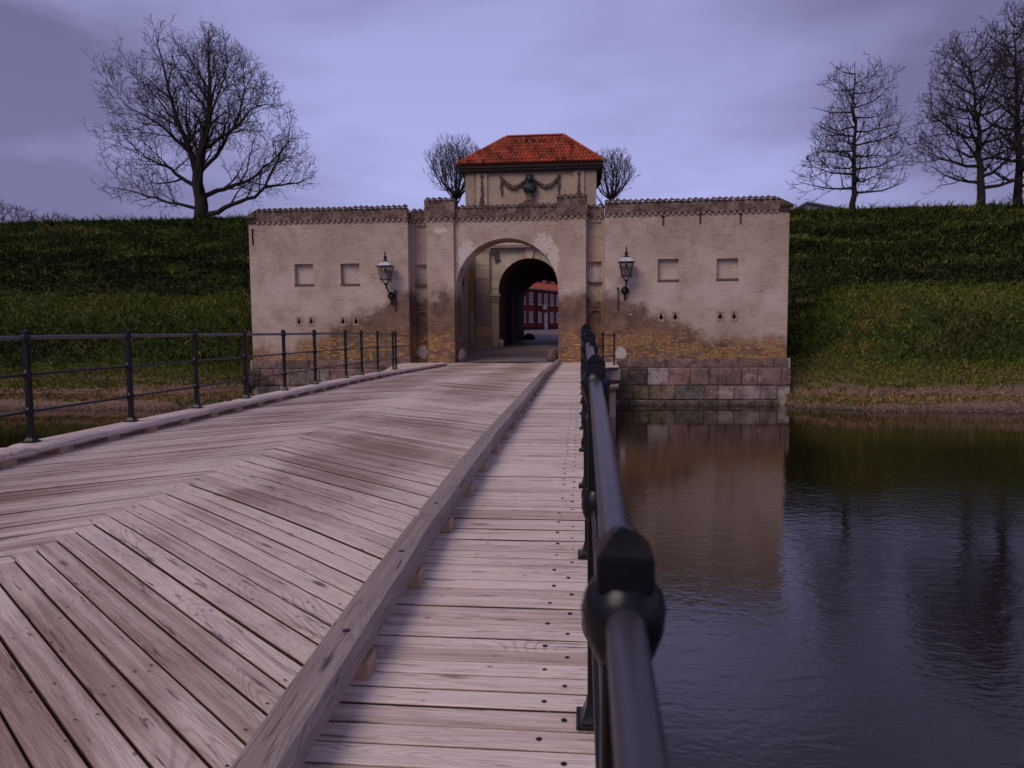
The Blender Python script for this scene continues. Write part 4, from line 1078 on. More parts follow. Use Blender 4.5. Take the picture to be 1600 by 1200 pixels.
# ------------------------------------------------------------------ timber bridge
bridge = empty("timber_bridge", (-3.0, 14.0, 0), "weathered timber bridge with herringbone planks and a plank walkway", "bridge")
XL, XR, XC = -5.72, -0.885, -3.03
PW = 0.127
CA, SA = math.cos(math.radians(38.2)), math.sin(math.radians(38.2))
R2 = math.sqrt(0.5)
def plank(mb, org, du, dv, v0, v1, fa, fb, nseg, groove=False, gap=0.0042):
    """plank along du between fa(v) and fb(v), across dv from v0 to v1; top follows the deck"""
    c = 0.005; dz = rnd.gauss(0, 0.0022); tilt = rnd.gauss(0, 0.006)
    prof = [(v0+gap, -0.05), (v0+gap, -c), (v0+gap+c, 0.0)]
    if groove:
        vm = (v0+v1)/2 + rnd.uniform(-.006, .006)
        prof += [(vm-0.004, 0.0), (vm, -0.007), (vm+0.004, 0.0)]
    prof += [(v1-gap-c, 0.0), (v1-gap, -c), (v1-gap, -0.05)]
    ou, ov = rnd.uniform(0, 50), rnd.uniform(0, 50); tint = min(1, max(0, rnd.gauss(0.5, 0.2)))
    b = len(mb.V); m = len(prof)
    bow = rnd.gauss(0, 0.002)
    for k in range(nseg+1):
        for (v, z) in prof:
            a0, b0 = fa(v), fb(v)
            a = a0 + (b0-a0)*k/nseg
            p = org + du*a + dv*v
            und = 0.014*math.sin(1.7*p.y+0.6+0.5*math.sin(p.y*0.37))*math.sin(math.pi*min(1, max(0, (p.x+5.3)/4.4))) if p.x < -0.9 else 0.0
            mb.V.append((p.x, p.y, deck(p.y) + und + z + dz + tilt*(v-(v0+v1)/2) + bow*math.sin(math.pi*k/nseg)))
            mb.UV.append((a+ou, v+ov)); mb.T.append(tint if z == 0 else 2.0)
    for k in range(nseg):
        for i in range(m-1):
            mb.F.append((b+k*m+i, b+(k+1)*m+i, b+(k+1)*m+i+1, b+k*m+i+1))
    mb.F.append(tuple(b+i for i in range(m))); mb.F.append(tuple(b+nseg*m+i for i in range(m))[::-1])

org = Vector((XC, 33.0, 0)); e1 = Vector((CA, -SA, 0)); e2 = Vector((-CA, -SA, 0))
YF = 28.94
far_planks = MB(); nails = MB()
nk = int((33.0 + 1.6)/(2*PW*SA)) + 1
hwR = (XR - XC)/CA; hwL = (XC - XL)/CA
def nail(x, y, r=0.006):
    if rnd.random() < 0.35: return
    z = deck(y) + 0.0015
    nails.add([(x+r*math.cos(t*1.0472), y+r*math.sin(t*1.0472), z) for t in range(6)] + [(x,y,z+0.0015)], [(i,(i+1)%6,6) for i in range(6)])
for k in range(nk):
    for sd in (0, 1):
        if sd == 0:
            v0, v1 = k*PW, (k+1)*PW
            lo = lambda v, k=k: max(k*PW, (33.0-YF)/SA - v); hi = lambda v: v + hwR
            du, dv = e1, e2
        else:
            v0, v1 = k*PW, (k+1)*PW
            lo = lambda v, k=k: max((k+1)*PW, (33.0-YF)/SA - v); hi = lambda v: v + hwL
            du, dv = e2, e1
        if hi((v0+v1)/2) - lo((v0+v1)/2) < 0.12: continue
        if hi(v0) - lo(v0) < 0.02: continue
        ymid = (org + du*((lo(v0)+hi(v0))/2) + dv*v0).y
        if ymid < -1.2: continue
        if ymid < 18.0:
            mb = MB(); plank(mb, org, du, dv, v0, v1, lo, hi, 6)
            o = mb.build("road_plank", M['deck'], bridge, fix=False)
        else:
            plank(far_planks, org, du, dv, v0, v1, lo, hi, 4)
        if ymid < 12.0:
            vm = (v0+v1)/2
            for a in (lo(vm)+0.10, lo(vm)+0.95, hi(vm)-1.0, hi(vm)-0.22):
                for dd in (-0.035, 0.035):
                    q = org + du*(a+rnd.uniform(-.02,.02)) + dv*(vm+dd+rnd.uniform(-.008,.008)); nail(q.x, q.y)
tag(far_planks.build("far_planks", M['deck'], bridge, fix=False), kind="stuff")

far_walk = MB(); bolts = MB()
bt = MB(); bt.lathe([(0.0098,-0.002),(0.0098,0.001),(0.007,0.002),(0.002,0.0012)], (0,0,0), 10); BOLT = bt.mesh("bolt", True); BOLT.materials.append(M['iron'])
y = -1.3
ex, ey = Vector((1,0,0)), Vector((0,1,0))
half = 0
while y < YF - 0.03:
    w = min(rnd.uniform(0.093, 0.107), YF - y)
    gp = (0.0042, 0.0018)[half] if rnd.random() < 0.85 else 0.004
    if y < 18:
        mb = MB(); plank(mb, Vector((0,0,0)), ex, ey, y, y+w, lambda v: XR+0.012, lambda v, q=rnd.uniform(-.006,.01): 0.10+q, 5, False, gp)
        o = mb.build("walkway_plank", M['walk'], bridge, fix=False)
        if y < 11:
            by_ = y + w*0.5
            inst("bolt", BOLT, ((-0.135, -0.052)[half]+rnd.uniform(-.01,.01), by_+rnd.uniform(-.01,.01), deck(by_)+0.001), o)
    else:
        plank(far_walk, Vector((0,0,0)), ex, ey, y, y+w, lambda v: XR+0.012, lambda v: 0.10, 2, False, gp)
    y += w; half = 1 - half
tag(far_walk.build("far_walkway_planks", M['walk'], bridge, fix=False), kind="stuff")
tag(nails.build("nail_heads", M['iron'], bridge, fix=False), kind="stuff")

def kerb(x0, x1, ya, yb, zb, zt, wear, mat, name="kerb_beam", ro=1.0):
    mb = MB(); n = max(4, int((yb-ya)/0.09)); c = 0.016; ou = rnd.uniform(0, 40)
    tint = rnd.uniform(0.35, 0.65)
    ph = [rnd.uniform(0, 6.28) for _ in range(8)]
    per = [0, .02, x1-x0, x1-x0+.02, x1-x0+zt-zb, x1-x0+zt-zb+.02, 2*(x1-x0)+zt-zb, 2*(x1-x0)+zt-zb+.02]
    for k in range(n+1):
        yy = ya + (yb-ya)*k/n
        nz = lambda i: ro*(math.sin(yy*7.1+ph[i])*0.4 + math.sin(yy*17.3+ph[i]*2)*0.3 + rnd.uniform(-.5, .5))
        wr = wear*(0.4+0.6*max(0, math.sin(yy*1.7+ph[0])*0.6+math.sin(yy*4.1+ph[1])*0.5))
        d = deck(yy)
        end = 0.012 if k in (0, n) else 0.0
        pts = [(x0+end, zt-c*1.3+0.004*nz(0)), (x0+c+end, zt-end+0.003*nz(1)), (x1-c-wr*0.5-end, zt-end+0.004*nz(2)), (x1-end-wr*0.35+0.006*nz(3), zt-c-wr*0.8),
               (x1-end+0.004*nz(4), zb+c), (x1-c, zb+0.003*nz(5)), (x0+c, zb), (x0+end, zb+c)]
        for i, (px, pz) in enumerate(pts):
            mb.V.append((px, yy, d+pz)); mb.UV.append((yy+ou, per[i]+ou)); mb.T.append(tint)
    for k in range(n):
        for i in range(8):
            j = (i+1) % 8
            mb.F.append((k*8+i, (k+1)*8+i, (k+1)*8+j, k*8+j))
    mb.F.append(tuple(range(8))); mb.F.append(tuple(n*8+i for i in range(8))[::-1])
    return mb.build(name, mat, bridge)
cuts = [-1.4, 3.97, 8.4, 12.9, 17.5, 22.1, 28.3]
for a, b in zip(cuts[:-1], cuts[1:]):
    o = kerb(-0.95, -0.785, a+0.004, b-0.004, 0.074, 0.165, 0.034, M['kerb'])
    yy = 2.5 - 0.83*5
    while yy < b:
        if a < yy < min(b, 12): inst("bolt", BOLT, (-0.87, yy, deck(yy)+0.1655), o, scale=(1.5,1.5,1))
        yy += 0.83
for a, b in zip([1.8, 6.05, 10.3, 14.4, 18.6, 22.9], [6.05, 10.3, 14.4, 18.6, 22.9, 26.7]):
    kerb(-5.33, -5.0, a+0.004, b-0.004, 0.058, 0.125, 0.006, M['walk'], ro=0.35)
def block(x0, x1, y0, y1, h):
    mb = MB(); z = deck((y0+y1)/2)
    mb.cbox(x0, x1, y0, y1, z-0.004, z+h, 0.004)
    ou = rnd.uniform(0, 30); t = rnd.uniform(0.3, 0.7)
    mb.UV = [(v[0]+v[2]+ou, v[1]+ou) for v in mb.V]; mb.T = [t]*len(mb.V)
    return mb.build("kerb_block", M['block'], bridge)
yy = 2.5 - 0.83*4
while yy < 28.2:
    block(-0.94, -0.772, yy-0.05, yy+0.05, 0.076); yy += 0.83
yy = 2.2
while yy < 26.6:
    block(-5.32, -5.02, yy-0.09, yy+0.09, 0.06); yy += 0.71

# substructure and end platforms
def uvbox(mb, x0, x1, y0, y1, z0, z1, ax=1):
    b = len(mb.V); mb.cbox(x0, x1, y0, y1, z0, z1, 0.008)
    ou = rnd.uniform(0, 30)
    for v in mb.V[b:]:
        mb.UV.append(((v[ax])+ou, (v[0]+v[2] if ax == 1 else (v[1]+v[2] if ax == 0 else v[0]+v[1]))+ou)); mb.T.append(0.6)
    return mb
for x in (-0.02, -1.7, -3.4, -5.3):
    mb = MB()
    n = 20
    for k in range(n):
        ya, yb = -1.2+k*30.1/n, -1.2+(k+1)*30.1/n
        if yb > 29.2: yb = 29.2
        z = min(deck(ya), deck(yb)) - 0.055
        uvbox(mb, x-0.09, x+0.09, ya, yb, z-0.28, z)
    mb.build("joist", M['kerb'], bridge)
for yb in (2.0, 7.2, 12.4, 17.6, 22.8):
    mb = MB(); uvbox(mb, -5.75, 0.12, yb-0.12, yb+0.12, deck(yb)-0.62, deck(yb)-0.36, 0); mb.build("cross_beam", M['kerb'], bridge)
    for x in (-5.0, -3.4, -1.7, -0.12):
        mb = MB(); mb.lathe([(0.13, -3.3), (0.13, deck(yb)-0.62)], (x, yb, 0), 10); mb.UV = [(v[2], v[0]*3+v[1]*3) for v in mb.V]; mb.T = [0.7]*len(mb.V)
        mb.build("pile", M['kerb'], bridge, True)
def platform(poly_fn, y0, y1, x_in, sgn):
    yy = y0
    while yy < y1-0.05:
        w = min(0.2, y1-yy)
        xo = poly_fn(yy+w/2)
        if abs(xo-x_in) > 0.06:
            mb = MB(); a, b = min(xo, x_in), max(xo, x_in)
            plank(mb, Vector((0,0,0)), ex, ey, yy, yy+w, lambda v: a, lambda v: b, 2, False, 0.003)
            mb.build("platform_plank", M['walk'], bridge, fix=False)
        yy += w
platform(lambda y: np.interp(y, [23.5, 24.5, 28.9], [0.11, 1.33, 1.40]), 23.5, YF, 0.112, 1)
platform(lambda y: np.interp(y, [20.0, 27.0, 28.9], [-5.73, -7.25, -7.25]), 20.0, YF, -5.725, -1)
for a_ in ((0.12, 1.36, 24.45, 24.6, -0.42, -0.045, 0), (1.24, 1.38, 24.61, 28.7, -0.40, -0.05, 1), (-7.2, -7.02, 26.8, 28.7, -0.40, -0.05, 1)):
    mb = MB(); uvbox(mb, *a_); mb.build("platform_beam", M['kerb'], bridge)
for (x, yv) in ((1.1, 24.7), (0.3, 24.7)):
    mb = MB(); uvbox(mb, x-0.11, x+0.11, yv, yv+0.22, -3.2, -0.42, 2); mb.build("pile", M['kerb'], bridge)
mb = MB(); mb.tube([(0.3, 24.6, -0.75), (1.3, 24.6, -0.62)], 0.10, 6); mb.UV = [(v[0], v[2]) for v in mb.V]; mb.T = [0.3]*len(mb.V); mb.build("brace", M['kerb'], bridge)

# ------------------------------------------------------------------ railings
RH = (1.12, 0.725, 0.33)
def post_mesh():
    m1 = MB()
    m1.cbox(-0.062, 0.062, -0.062, 0.062, 0.0, 0.016, 0.003)
    m1.lathe([(0.072,0.016),(0.055,0.03),(0.044,0.055),(0.038,0.075)], (0,0,0), 4, off=0.5)
    m1.cbox(-0.025, 0.025, -0.025, 0.025, 0.05, RH[0], 0.005)
    for h in RH[1:]:
        m1.lathe([(0.03,-0.05),(0.04,-0.03),(0.045,0),(0.04,0.03),(0.03,0.05)], (0,0,h), 12)
    h = RH[0]
    m1.lathe([(0.028,-0.062),(0.034,-0.05),(0.044,-0.024),(0.047,0.0),(0.042,0.02),(0.034,0.031)], (0,0,h), 16)
    m1.cbox(-0.031, 0.031, -0.031, 0.031, h+0.026, h+0.066, 0.003)
    m1.lathe([(0.043,0.066),(0.016,0.088),(0.004,0.092)], (0,0,h), 4, off=0.5)
    me = m1.mesh("post", True); me.set_sharp_from_angle(angle=math.radians(32)); me.materials.append(M['iron'])
    return me
POST = post_mesh()
def bolts_for(parent, x, y, z):
    pass
def railing(label, posts, runs, zoff, hs=1.0):
    e = empty("iron_railing", (posts[0][0], posts[len(posts)//2][1], 0), label, "railing")
    for (x, y) in posts:
        inst("post", POST, (x, y, deck(y)+zoff), e, scale=(1, 1, hs))
    for run in runs:
        pts = []
        for (xa, ya), (xb, yb) in zip(run[:-1], run[1:]):
            n = max(1, int(abs(yb-ya)/0.3))
            for k in range(n): pts.append((xa+(xb-xa)*k/n, ya+(yb-ya)*k/n))
        pts.append(run[-1])
        for h, r, nm in zip(RH, (0.0212, 0.0135, 0.0135), ("top_rail", "middle_rail", "lower_rail")):
            mb = MB(); mb.tube([(x, y, deck(y)+zoff+h*hs) for (x, y) in pts], r, 14 if h > 1 else 10)
            mb.build(nm, M['rail'] if h > 1 else M['iron'], e, True)
    return e
rp = [(0.047, 0.77+1.5*k) for k in range(-1, 16)]
railing("black iron railing beside the plank walkway, running close past the camera", rp + [(0.78, 25.1), (1.25, 26.7)],
        [[(0.047, -1.3), (0.047, 23.27), (0.78, 25.1), (1.25, 26.7), (1.30, 28.98)]], 0.0)
lp = [(-5.24, v_) for v_ in (3.3, 4.78, 6.28, 7.81, 9.25, 10.69, 12.17, 13.64, 15.5, 16.67, 18.03, 19.55)]
railing("black iron railing along the far left edge of the bridge", lp + [(-5.24, 19.85)],
        [[(-5.24, 3.0), (-5.24, 19.85), (-7.03, 28.98)]], 0.122, 0.895)

# ------------------------------------------------------------------ trees
def colonize(polys, att, step, infl, kill, iters, trop=(0,0,0)):
    P, par = [], []
    for pl in polys:
        pl = [np.array(p, float) for p in pl]
        if not P: P.append(pl[0]); par.append(-1); last = 0
        else:
            arr = np.array(P); last = int(np.argmin(((arr-pl[0])**2).sum(1)))
        for a, b in zip(pl[:-1], pl[1:]):
            n = max(1, int(np.linalg.norm(b-a)/step))
            for k in range(1, n+1):
                P.append(a+(b-a)*k/n + rng.normal(0, step*0.10, 3)); par.append(last); last = len(P)-1
    P = np.array(P); par = list(par)
    att = np.array(att); bd = np.full(len(att), 1e9); bi = np.zeros(len(att), int)
    def upd(i0):
        for c in range(i0, len(P), 256):
            d = ((att[:, None, :] - P[None, c:c+256, :])**2).sum(2)
            j = d.argmin(1); dm = d[np.arange(len(att)), j]
            m = dm < bd
            bd[m] = dm[m]; bi[m] = j[m] + c
    upd(0)
    nch = np.zeros(len(P), int)
    trop = np.array(trop)
    for it in range(iters):
        keep = bd > kill*kill
        att, bd, bi = att[keep], bd[keep], bi[keep]
        act = bd < infl*infl
        if act.sum() == 0: break
        ids = bi[act]; vec = att[act] - P[ids]; vec /= np.linalg.norm(vec, axis=1, keepdims=True)
        u, inv = np.unique(ids, return_inverse=True)
        s_ = np.zeros((len(u), 3)); np.add.at(s_, inv, vec)
        s_ += rng.normal(0, 0.12, s_.shape) + trop
        s_ /= np.linalg.norm(s_, axis=1, keepdims=True) + 1e-9
        pd = P[u] - P[np.array(par)[u]]; pd /= np.linalg.norm(pd, axis=1, keepdims=True) + 1e-9
        s_ = s_ + 0.75*pd*(nch[u] == 0)[:, None]
        s_ /= np.linalg.norm(s_, axis=1, keepdims=True) + 1e-9
        ok = nch[u] < 4
        u, s_ = u[ok], s_[ok]
        if len(u) == 0: break
        newp = P[u] + s_*step
        nch[u] += 1
        i0 = len(P)
        P = np.vstack([P, newp]); par += u.tolist(); nch = np.concatenate([nch, np.zeros(len(u), int)])
        upd(i0)
    return P, np.array(par)

def segs_mesh(name, A_, B_, ra, rb, n, mat):
    d = B_-A_; L = np.linalg.norm(d, axis=1, keepdims=True)+1e-9; d = d/L
    ref = np.where(np.abs(d[:, 2:3]) < 0.9, np.array([[0, 0, 1.0]]), np.array([[1.0, 0, 0]]))
    u = np.cross(d, ref); u /= np.linalg.norm(u, axis=1, keepdims=True)+1e-9
    v = np.cross(u, d)
    t = np.arange(n)*2*math.pi/n
    ring = u[:, None, :]*np.cos(t)[None, :, None] + v[:, None, :]*np.sin(t)[None, :, None]
    V = np.concatenate([A_[:, None, :] + ring*ra[:, None, None], (B_ + d*rb[:, None]*0.4)[:, None, :] + ring*rb[:, None, None]], 1).reshape(-1, 3)
    N_ = len(A_); base = (np.arange(N_)*2*n)[:, None]
    k = np.arange(n); k2 = (k+1) % n
    q = np.stack([k, k2, n+k2, n+k], 1).ravel()[None, :]
    loops = (base + q).ravel().astype(np.int32)
    me = bpy.data.meshes.new(name)
    me.vertices.add(len(V)); me.vertices.foreach_set("co", V.astype(np.float32).ravel())
    me.loops.add(len(loops)); me.loops.foreach_set("vertex_index", loops)
    me.polygons.add(N_*n); me.polygons.foreach_set("loop_start", (np.arange(N_*n)*4).astype(np.int32))
    me.polygons.foreach_set("use_smooth", [True]*(N_*n))
    me.update(calc_edges=True)
    me.materials.append(mat)
    return me

def make_tree(name, label, polys, att, step, infl, kill, iters, r0, rtip, twig_n, twig_l, depth_y, group, thick=0.09, trop=(0,0,0.05), tmat='twig', up=0.35, expo=2.05, base=None, size=1.0):
    P, par = colonize(polys, att, step, infl, kill, iters, trop)
    n = len(P)
    kids = np.zeros(n, int); np.add.at(kids, par[par >= 0], 1)
    load = np.zeros(n)
    acc = np.where(kids == 0, 1.0, 0.0)
    for i in range(n-1, 0, -1): acc[par[i]] += acc[i]
    rad = np.maximum(rtip, r0*(acc/acc[0])**(1/expo))
    idx = np.arange(1, n)
    A_, B_, ra, rb = P[par[idx]], P[idx], rad[par[idx]], rad[idx]
    ra = np.minimum(ra, rb*1.35)
    # twigs
    thin = np.where(rad < rtip*3.2)[0]; thin = thin[thin > 0]
    S = []; R = []
    ctr = P[0] + (P.mean(0)-P[0])*0.8
    for i in thin:
        k = twig_n if kids[i] == 0 else (twig_n*0.55)
        k = int(k) + (1 if rng.random() < k-int(k) else 0)
        d0 = P[i]-P[par[i]]; d0 = d0/(np.linalg.norm(d0)+1e-9); out = P[i]-ctr; out /= np.linalg.norm(out)+1e-9
        for _ in range(k):
            d = d0*0.7 + out*0.35 + rng.normal(0, 0.55, 3) + np.array([0, 0, up]); d /= np.linalg.norm(d)
            p = P[i].copy(); l = twig_l*rng.uniform(0.5, 1.2); r = rtip
            for s_ in range(3):
                q = p + d*l/3; S.append((p, q)); R.append((r, r*0.8)); p = q; r *= 0.8
                d = d + rng.normal(0, 0.25, 3) + np.array([0, 0, up*0.35]); d /= np.linalg.norm(d)
                if s_ < 2 and rng.random() < 0.7:
                    dd = d + rng.normal(0, 0.7, 3); dd /= np.linalg.norm(dd)
                    S.append((p, p+dd*l*0.4)); R.append((r*0.85, r*0.6))
    if S: S = np.array(S); R = np.array(R)
    root = P[0].copy(); base = root if base is None else np.array(base)
    A_ = base + (A_-root)*size; B_ = base + (B_-root)*size; ra = ra*size; rb = rb*size; thick = thick*size
    if len(S): S = base + (S-root)*size; R = R*size
    e = empty(name, tuple(base), label, "tree", group)
    big = np.maximum(ra, rb) > thick
    tr = segs_mesh("trunk", A_[big], B_[big], ra[big], rb[big], 9, M['bark'])
    o = bpy.data.objects.new("trunk", tr); col.objects.link(o); attach(o, e)
    if len(S):
        A2 = np.vstack([A_[~big], S[:, 0]]); B2 = np.vstack([B_[~big], S[:, 1]])
        ra2 = np.concatenate([ra[~big], R[:, 0]]); rb2 = np.concatenate([rb[~big], R[:, 1]])
    else: A2, B2, ra2, rb2 = A_[~big], B_[~big], ra[~big], rb[~big]
    cr_ = segs_mesh("crown", A2, B2, ra2, rb2, 4, M[tmat])
    o = bpy.data.objects.new("crown", cr_); col.objects.link(o); attach(o, e)
    return e

def in_poly(x, z, poly):
    inside = np.zeros(len(x), bool); n = len(poly)
    for i in range(n):
        (x1, z1), (x2, z2) = poly[i], poly[(i+1) % n]
        c = ((z1 > z) != (z2 > z)) & (x < (x2-x1)*(z-z1)/(z2-z1+1e-12)+x1)
        inside ^= c
    return inside

def env_points(env, yc, cx, n, dep=0.8, shell=0.35):
    zm_ = sum(b for a, b in env)/len(env)
    env = [(cx+(a-cx)*0.93, zm_+(b-zm_)*0.94) for a, b in env]
    xs = [p[0] for p in env]; zs = [p[1] for p in env]
    out = []
    while sum(len(o) for o in out) < n:
        x = rng.uniform(min(xs), max(xs), 4*n); z = rng.uniform(min(zs), max(zs), 4*n)
        m = in_poly(x, z, env); x, z = x[m], z[m]
        hw = (max(xs)-min(xs))/2
        # half depth from the width of the outline at this height
        half = np.array([max(0.3, hw*dep*math.sqrt(max(0.05, 1-((xx-cx)/(hw*1.05))**2))) for xx in x])
        t = rng.uniform(-1, 1, len(x))
        out.append(np.stack([x, yc + t*half*np.clip(0.45+0.9*np.sqrt(np.clip((max(zs)-z)/(max(zs)-min(zs)), 0, 1)), 0.4, 1.0), z], 1))
    return np.vstack(out)[:n]

def jy(pl, yc, a):
    """give a limb its own bend in depth"""
    n = len(pl)
    return [(x, yc + a*i/(n-1), z) for i, (x, z) in enumerate(pl)]

def inside(x, z, poly):
    c = False; n = len(poly); j = n-1
    for i in range(n):
        xi, zi = poly[i]; xj, zj = poly[j]
        if (zi > z) != (zj > z) and x < (xj-xi)*(z-zi)/(zj-zi+1e-12)+xi: c = not c
        j = i
    return c

def branching_tree(name, label, limbs, env, yc, dep, group, base, size, r_base, seed, kids=(9, 8, 6, 4), thick=0.05, lean=0.30, rt=0.0094):
    """limbs: hand placed trunk and boughs (points, start radius, end radius); finer orders grow from them inside the crown outline"""
    rr = random.Random(seed)
    segs = []            # (p, q, r0, r1)
    cx = sum(p[0] for p in env)/len(env); hw = (max(p[0] for p in env)-min(p[0] for p in env))/2
    def ok(p): return inside(p[0], p[2], env) and abs(p[1]-yc) < dep*hw*math.sqrt(max(0.08, 1-((p[0]-cx)/(hw*1.08))**2))
    def perp(d):
        a_ = Vector((0,0,1)) if abs(d.z) < 0.9 else Vector((1,0,0))
        u = d.cross(a_).normalized(); return u, d.cross(u).normalized()
    def spawn(pts, rads, lens, level, first):
        """side shoots along a polyline"""
        n = kids[level]; phase = rr.uniform(0, 6.28)
        total = sum((b-a_).length for a_, b in zip(pts[:-1], pts[1:]))
        cnt = max(2, int(n*min(1.6, total/lens)*rr.uniform(.8, 1.2)))
        for k in range(cnt):
            t = first + (1-first)*(k+rr.uniform(.1, .9))/cnt
            d_ = t*(len(pts)-1); i = min(int(d_), len(pts)-2); f = d_-i
            p = pts[i].lerp(pts[i+1], f); r_ = rads[i]+(rads[i+1]-rads[i])*f
            d = (pts[i+1]-pts[i]).normalized(); u, v = perp(d)
            ph = phase+k*2.4+rr.uniform(-.5, .5); an = math.radians(rr.uniform(32, 62))*(1 if t < .93 else .5)
            nd = (d*math.cos(an) + (u*math.cos(ph)+v*math.sin(ph))*math.sin(an)); nd.z += lean*rr.uniform(.3, 1); nd.normalize()
            grow(p, nd, r_*rr.uniform(.42, .62), level+1, total, t)
    LEN = (0, 3.0, 1.55, 0.85, 0.46)
    def grow(p, d, r0, level, plen, t):
        L = min(LEN[level], plen*0.75)*rr.uniform(.6, 1.15)*(1.0-0.25*t)
        while L > 0.12 and not ok(p + d*L*1.02): L *= 0.8
        if L < 0.14: return
        n = (0, 6, 4, 3, 2)[level]
        r0 = max(r0, RT*(1, 1, 1.5, 1.15, 1.0)[level]); r1 = max(RT*0.75, r0*0.35)
        pts = [p]; rads = [r0]
        for k in range(n):
            d = (d + Vector((rr.gauss(0, .13), rr.gauss(0, .13), rr.gauss(0.03, .11)))).normalized()
            pts.append(pts[-1] + d*L/n); rads.append(r0+(r1-r0)*(k+1)/n)
        for k in range(n): segs.append((pts[k], pts[k+1], rads[k], rads[k+1]))
        if level < 4: spawn(pts, rads, LEN[level], level, 0.18)
    RT = rt
    for (pl, ra_, rb_) in limbs:
        P = [Vector(p) for p in pl]; pts = [P[0]]
        for a_, b in zip(P[:-1], P[1:]):
            n = max(1, int((b-a_).length/0.45))
            for k in range(1, n+1): pts.append(a_.lerp(b, k/n) + Vector((rr.gauss(0, .035), rr.gauss(0, .035), rr.gauss(0, .035))))
        m = len(pts)-1
        rads = [ra_ + (rb_-ra_)*(k/m)**0.8 for k in range(m+1)]
        for k in range(m): segs.append((pts[k], pts[k+1], rads[k], rads[k+1]))
        spawn(pts, rads, 2.6, 0, 0.30 if ra_ == r_base else 0.15)
    A_ = np.array([tuple(q[0]) for q in segs]); B_ = np.array([tuple(q[1]) for q in segs]); ra = np.array([q[2] for q in segs]); rb = np.array([q[3] for q in segs])
    root = A_[0].copy(); base = np.array(base)
    A_ = base + (A_-root)*size; B_ = base + (B_-root)*size; ra = ra*size; rb = rb*size
    e = empty(name, tuple(base), label, "tree", group)
    big = ra > thick
    o = bpy.data.objects.new("trunk", segs_mesh("trunk", A_[big], B_[big], ra[big], rb[big], 9, M['bark'])); col.objects.link(o); attach(o, e)
    o = bpy.data.objects.new("crown", segs_mesh("crown", A_[~big], B_[~big], ra[~big], rb[~big], 4, M['twig'])); col.objects.link(o); attach(o, e)
    return len(segs)

TL = 44.0
GT = "bare trees on the ramparts"
limbs = [(jy([(-24.13,8.0),(-24.19,9.89),(-24.32,10.89),(-24.18,12.09),(-23.87,13.47),(-23.4,15.63),(-23.34,17.0),(-23.4,18.57),(-23.41,20.3)], TL, 0.4), 0.50, 0.02),
         (jy([(-24.3,11.2),(-24.97,13.71),(-25.42,15.11),(-25.77,16.71),(-25.95,18.29),(-26.14,19.6)], TL+.1, -0.9), 0.24, 0.02),
         (jy([(-24.0,8.7),(-21.95,9.35),(-20.24,9.79),(-19.38,10.28),(-18.5,11.64),(-17.62,13.07)], TL, -1.5), 0.19, 0.02),
         (jy([(-19.38,10.28),(-17.9,10.51),(-16.7,10.99)], TL-0.9, 0.8), 0.09, 0.02),
         (jy([(-24.1,9.9),(-22.75,10.57),(-21.03,11.2),(-19.51,12.74),(-18.63,14.08)], TL, 1.8), 0.17, 0.02),
         (jy([(-23.9,13.0),(-21.55,14.19),(-20.26,15.12),(-18.7,15.3)], TL+.2, -1.2), 0.12, 0.02),
         (jy([(-24.2,9.2),(-26.35,9.74),(-27.72,10.18),(-29.3,10.44)], TL, -1.3), 0.13, 0.02),
         (jy([(-24.3,10.5),(-26.34,11.87),(-28.24,12.81),(-29.91,14.2)], TL, 1.4), 0.16, 0.02),
         (jy([(-24.8,12.9),(-26.14,14.34),(-27.71,15.3)], TL, -2.0), 0.12, 0.02),
         (jy([(-24.2,11.4),(-23.0,13.0),(-22.2,15.0),(-21.6,17.5),(-21.3,18.6)], TL, 2.4), 0.15, 0.02),
         (jy([(-24.2,10.2),(-24.6,12.6),(-25.9,15.0),(-27.2,17.2)], TL, 3.0), 0.15, 0.02),
         (jy([(-24.2,10.0),(-23.4,12.0),(-22.3,13.6),(-21.0,16.6)], TL, -3.2), 0.15, 0.02),
         (jy([(-23.6,14.6),(-22.4,16.4),(-21.6,18.0)], TL+.2, -1.0), 0.09, 0.015), (jy([(-25.1,14.2),(-26.6,16.0),(-27.9,17.7)], TL-.2, 0.6), 0.09, 0.015),
         (jy([(-23.4,16.0),(-24.3,17.8),(-24.7,19.4)], TL+.3, 0.9), 0.07, 0.015)]
env = [(-23.38,20.97),(-24.68,20.18),(-26.16,20.33),(-27.49,19.33),(-28.6,18.6),(-28.92,16.43),(-29.42,15.34),(-31.4,14.93),(-31.6,12.92),(-30.93,11.48),(-30.24,10.45),(-29.07,9.3),(-26.47,9.1),(-24.74,9.3),(-23.03,9.3),(-20.45,9.75),(-17.1,9.8),(-16.25,10.67),(-17.0,13.05),(-17.97,15.23),(-18.94,17.21),(-20.34,18.63),(-21.75,20.05)]
branching_tree("bare_tree", "great bare tree with spreading crown on the left rampart", limbs, env, TL, 0.75, GT, (-35.64, 65, 11.2), 1.477, 0.50, 3, kids=(8, 8, 6, 3), lean=0.22)

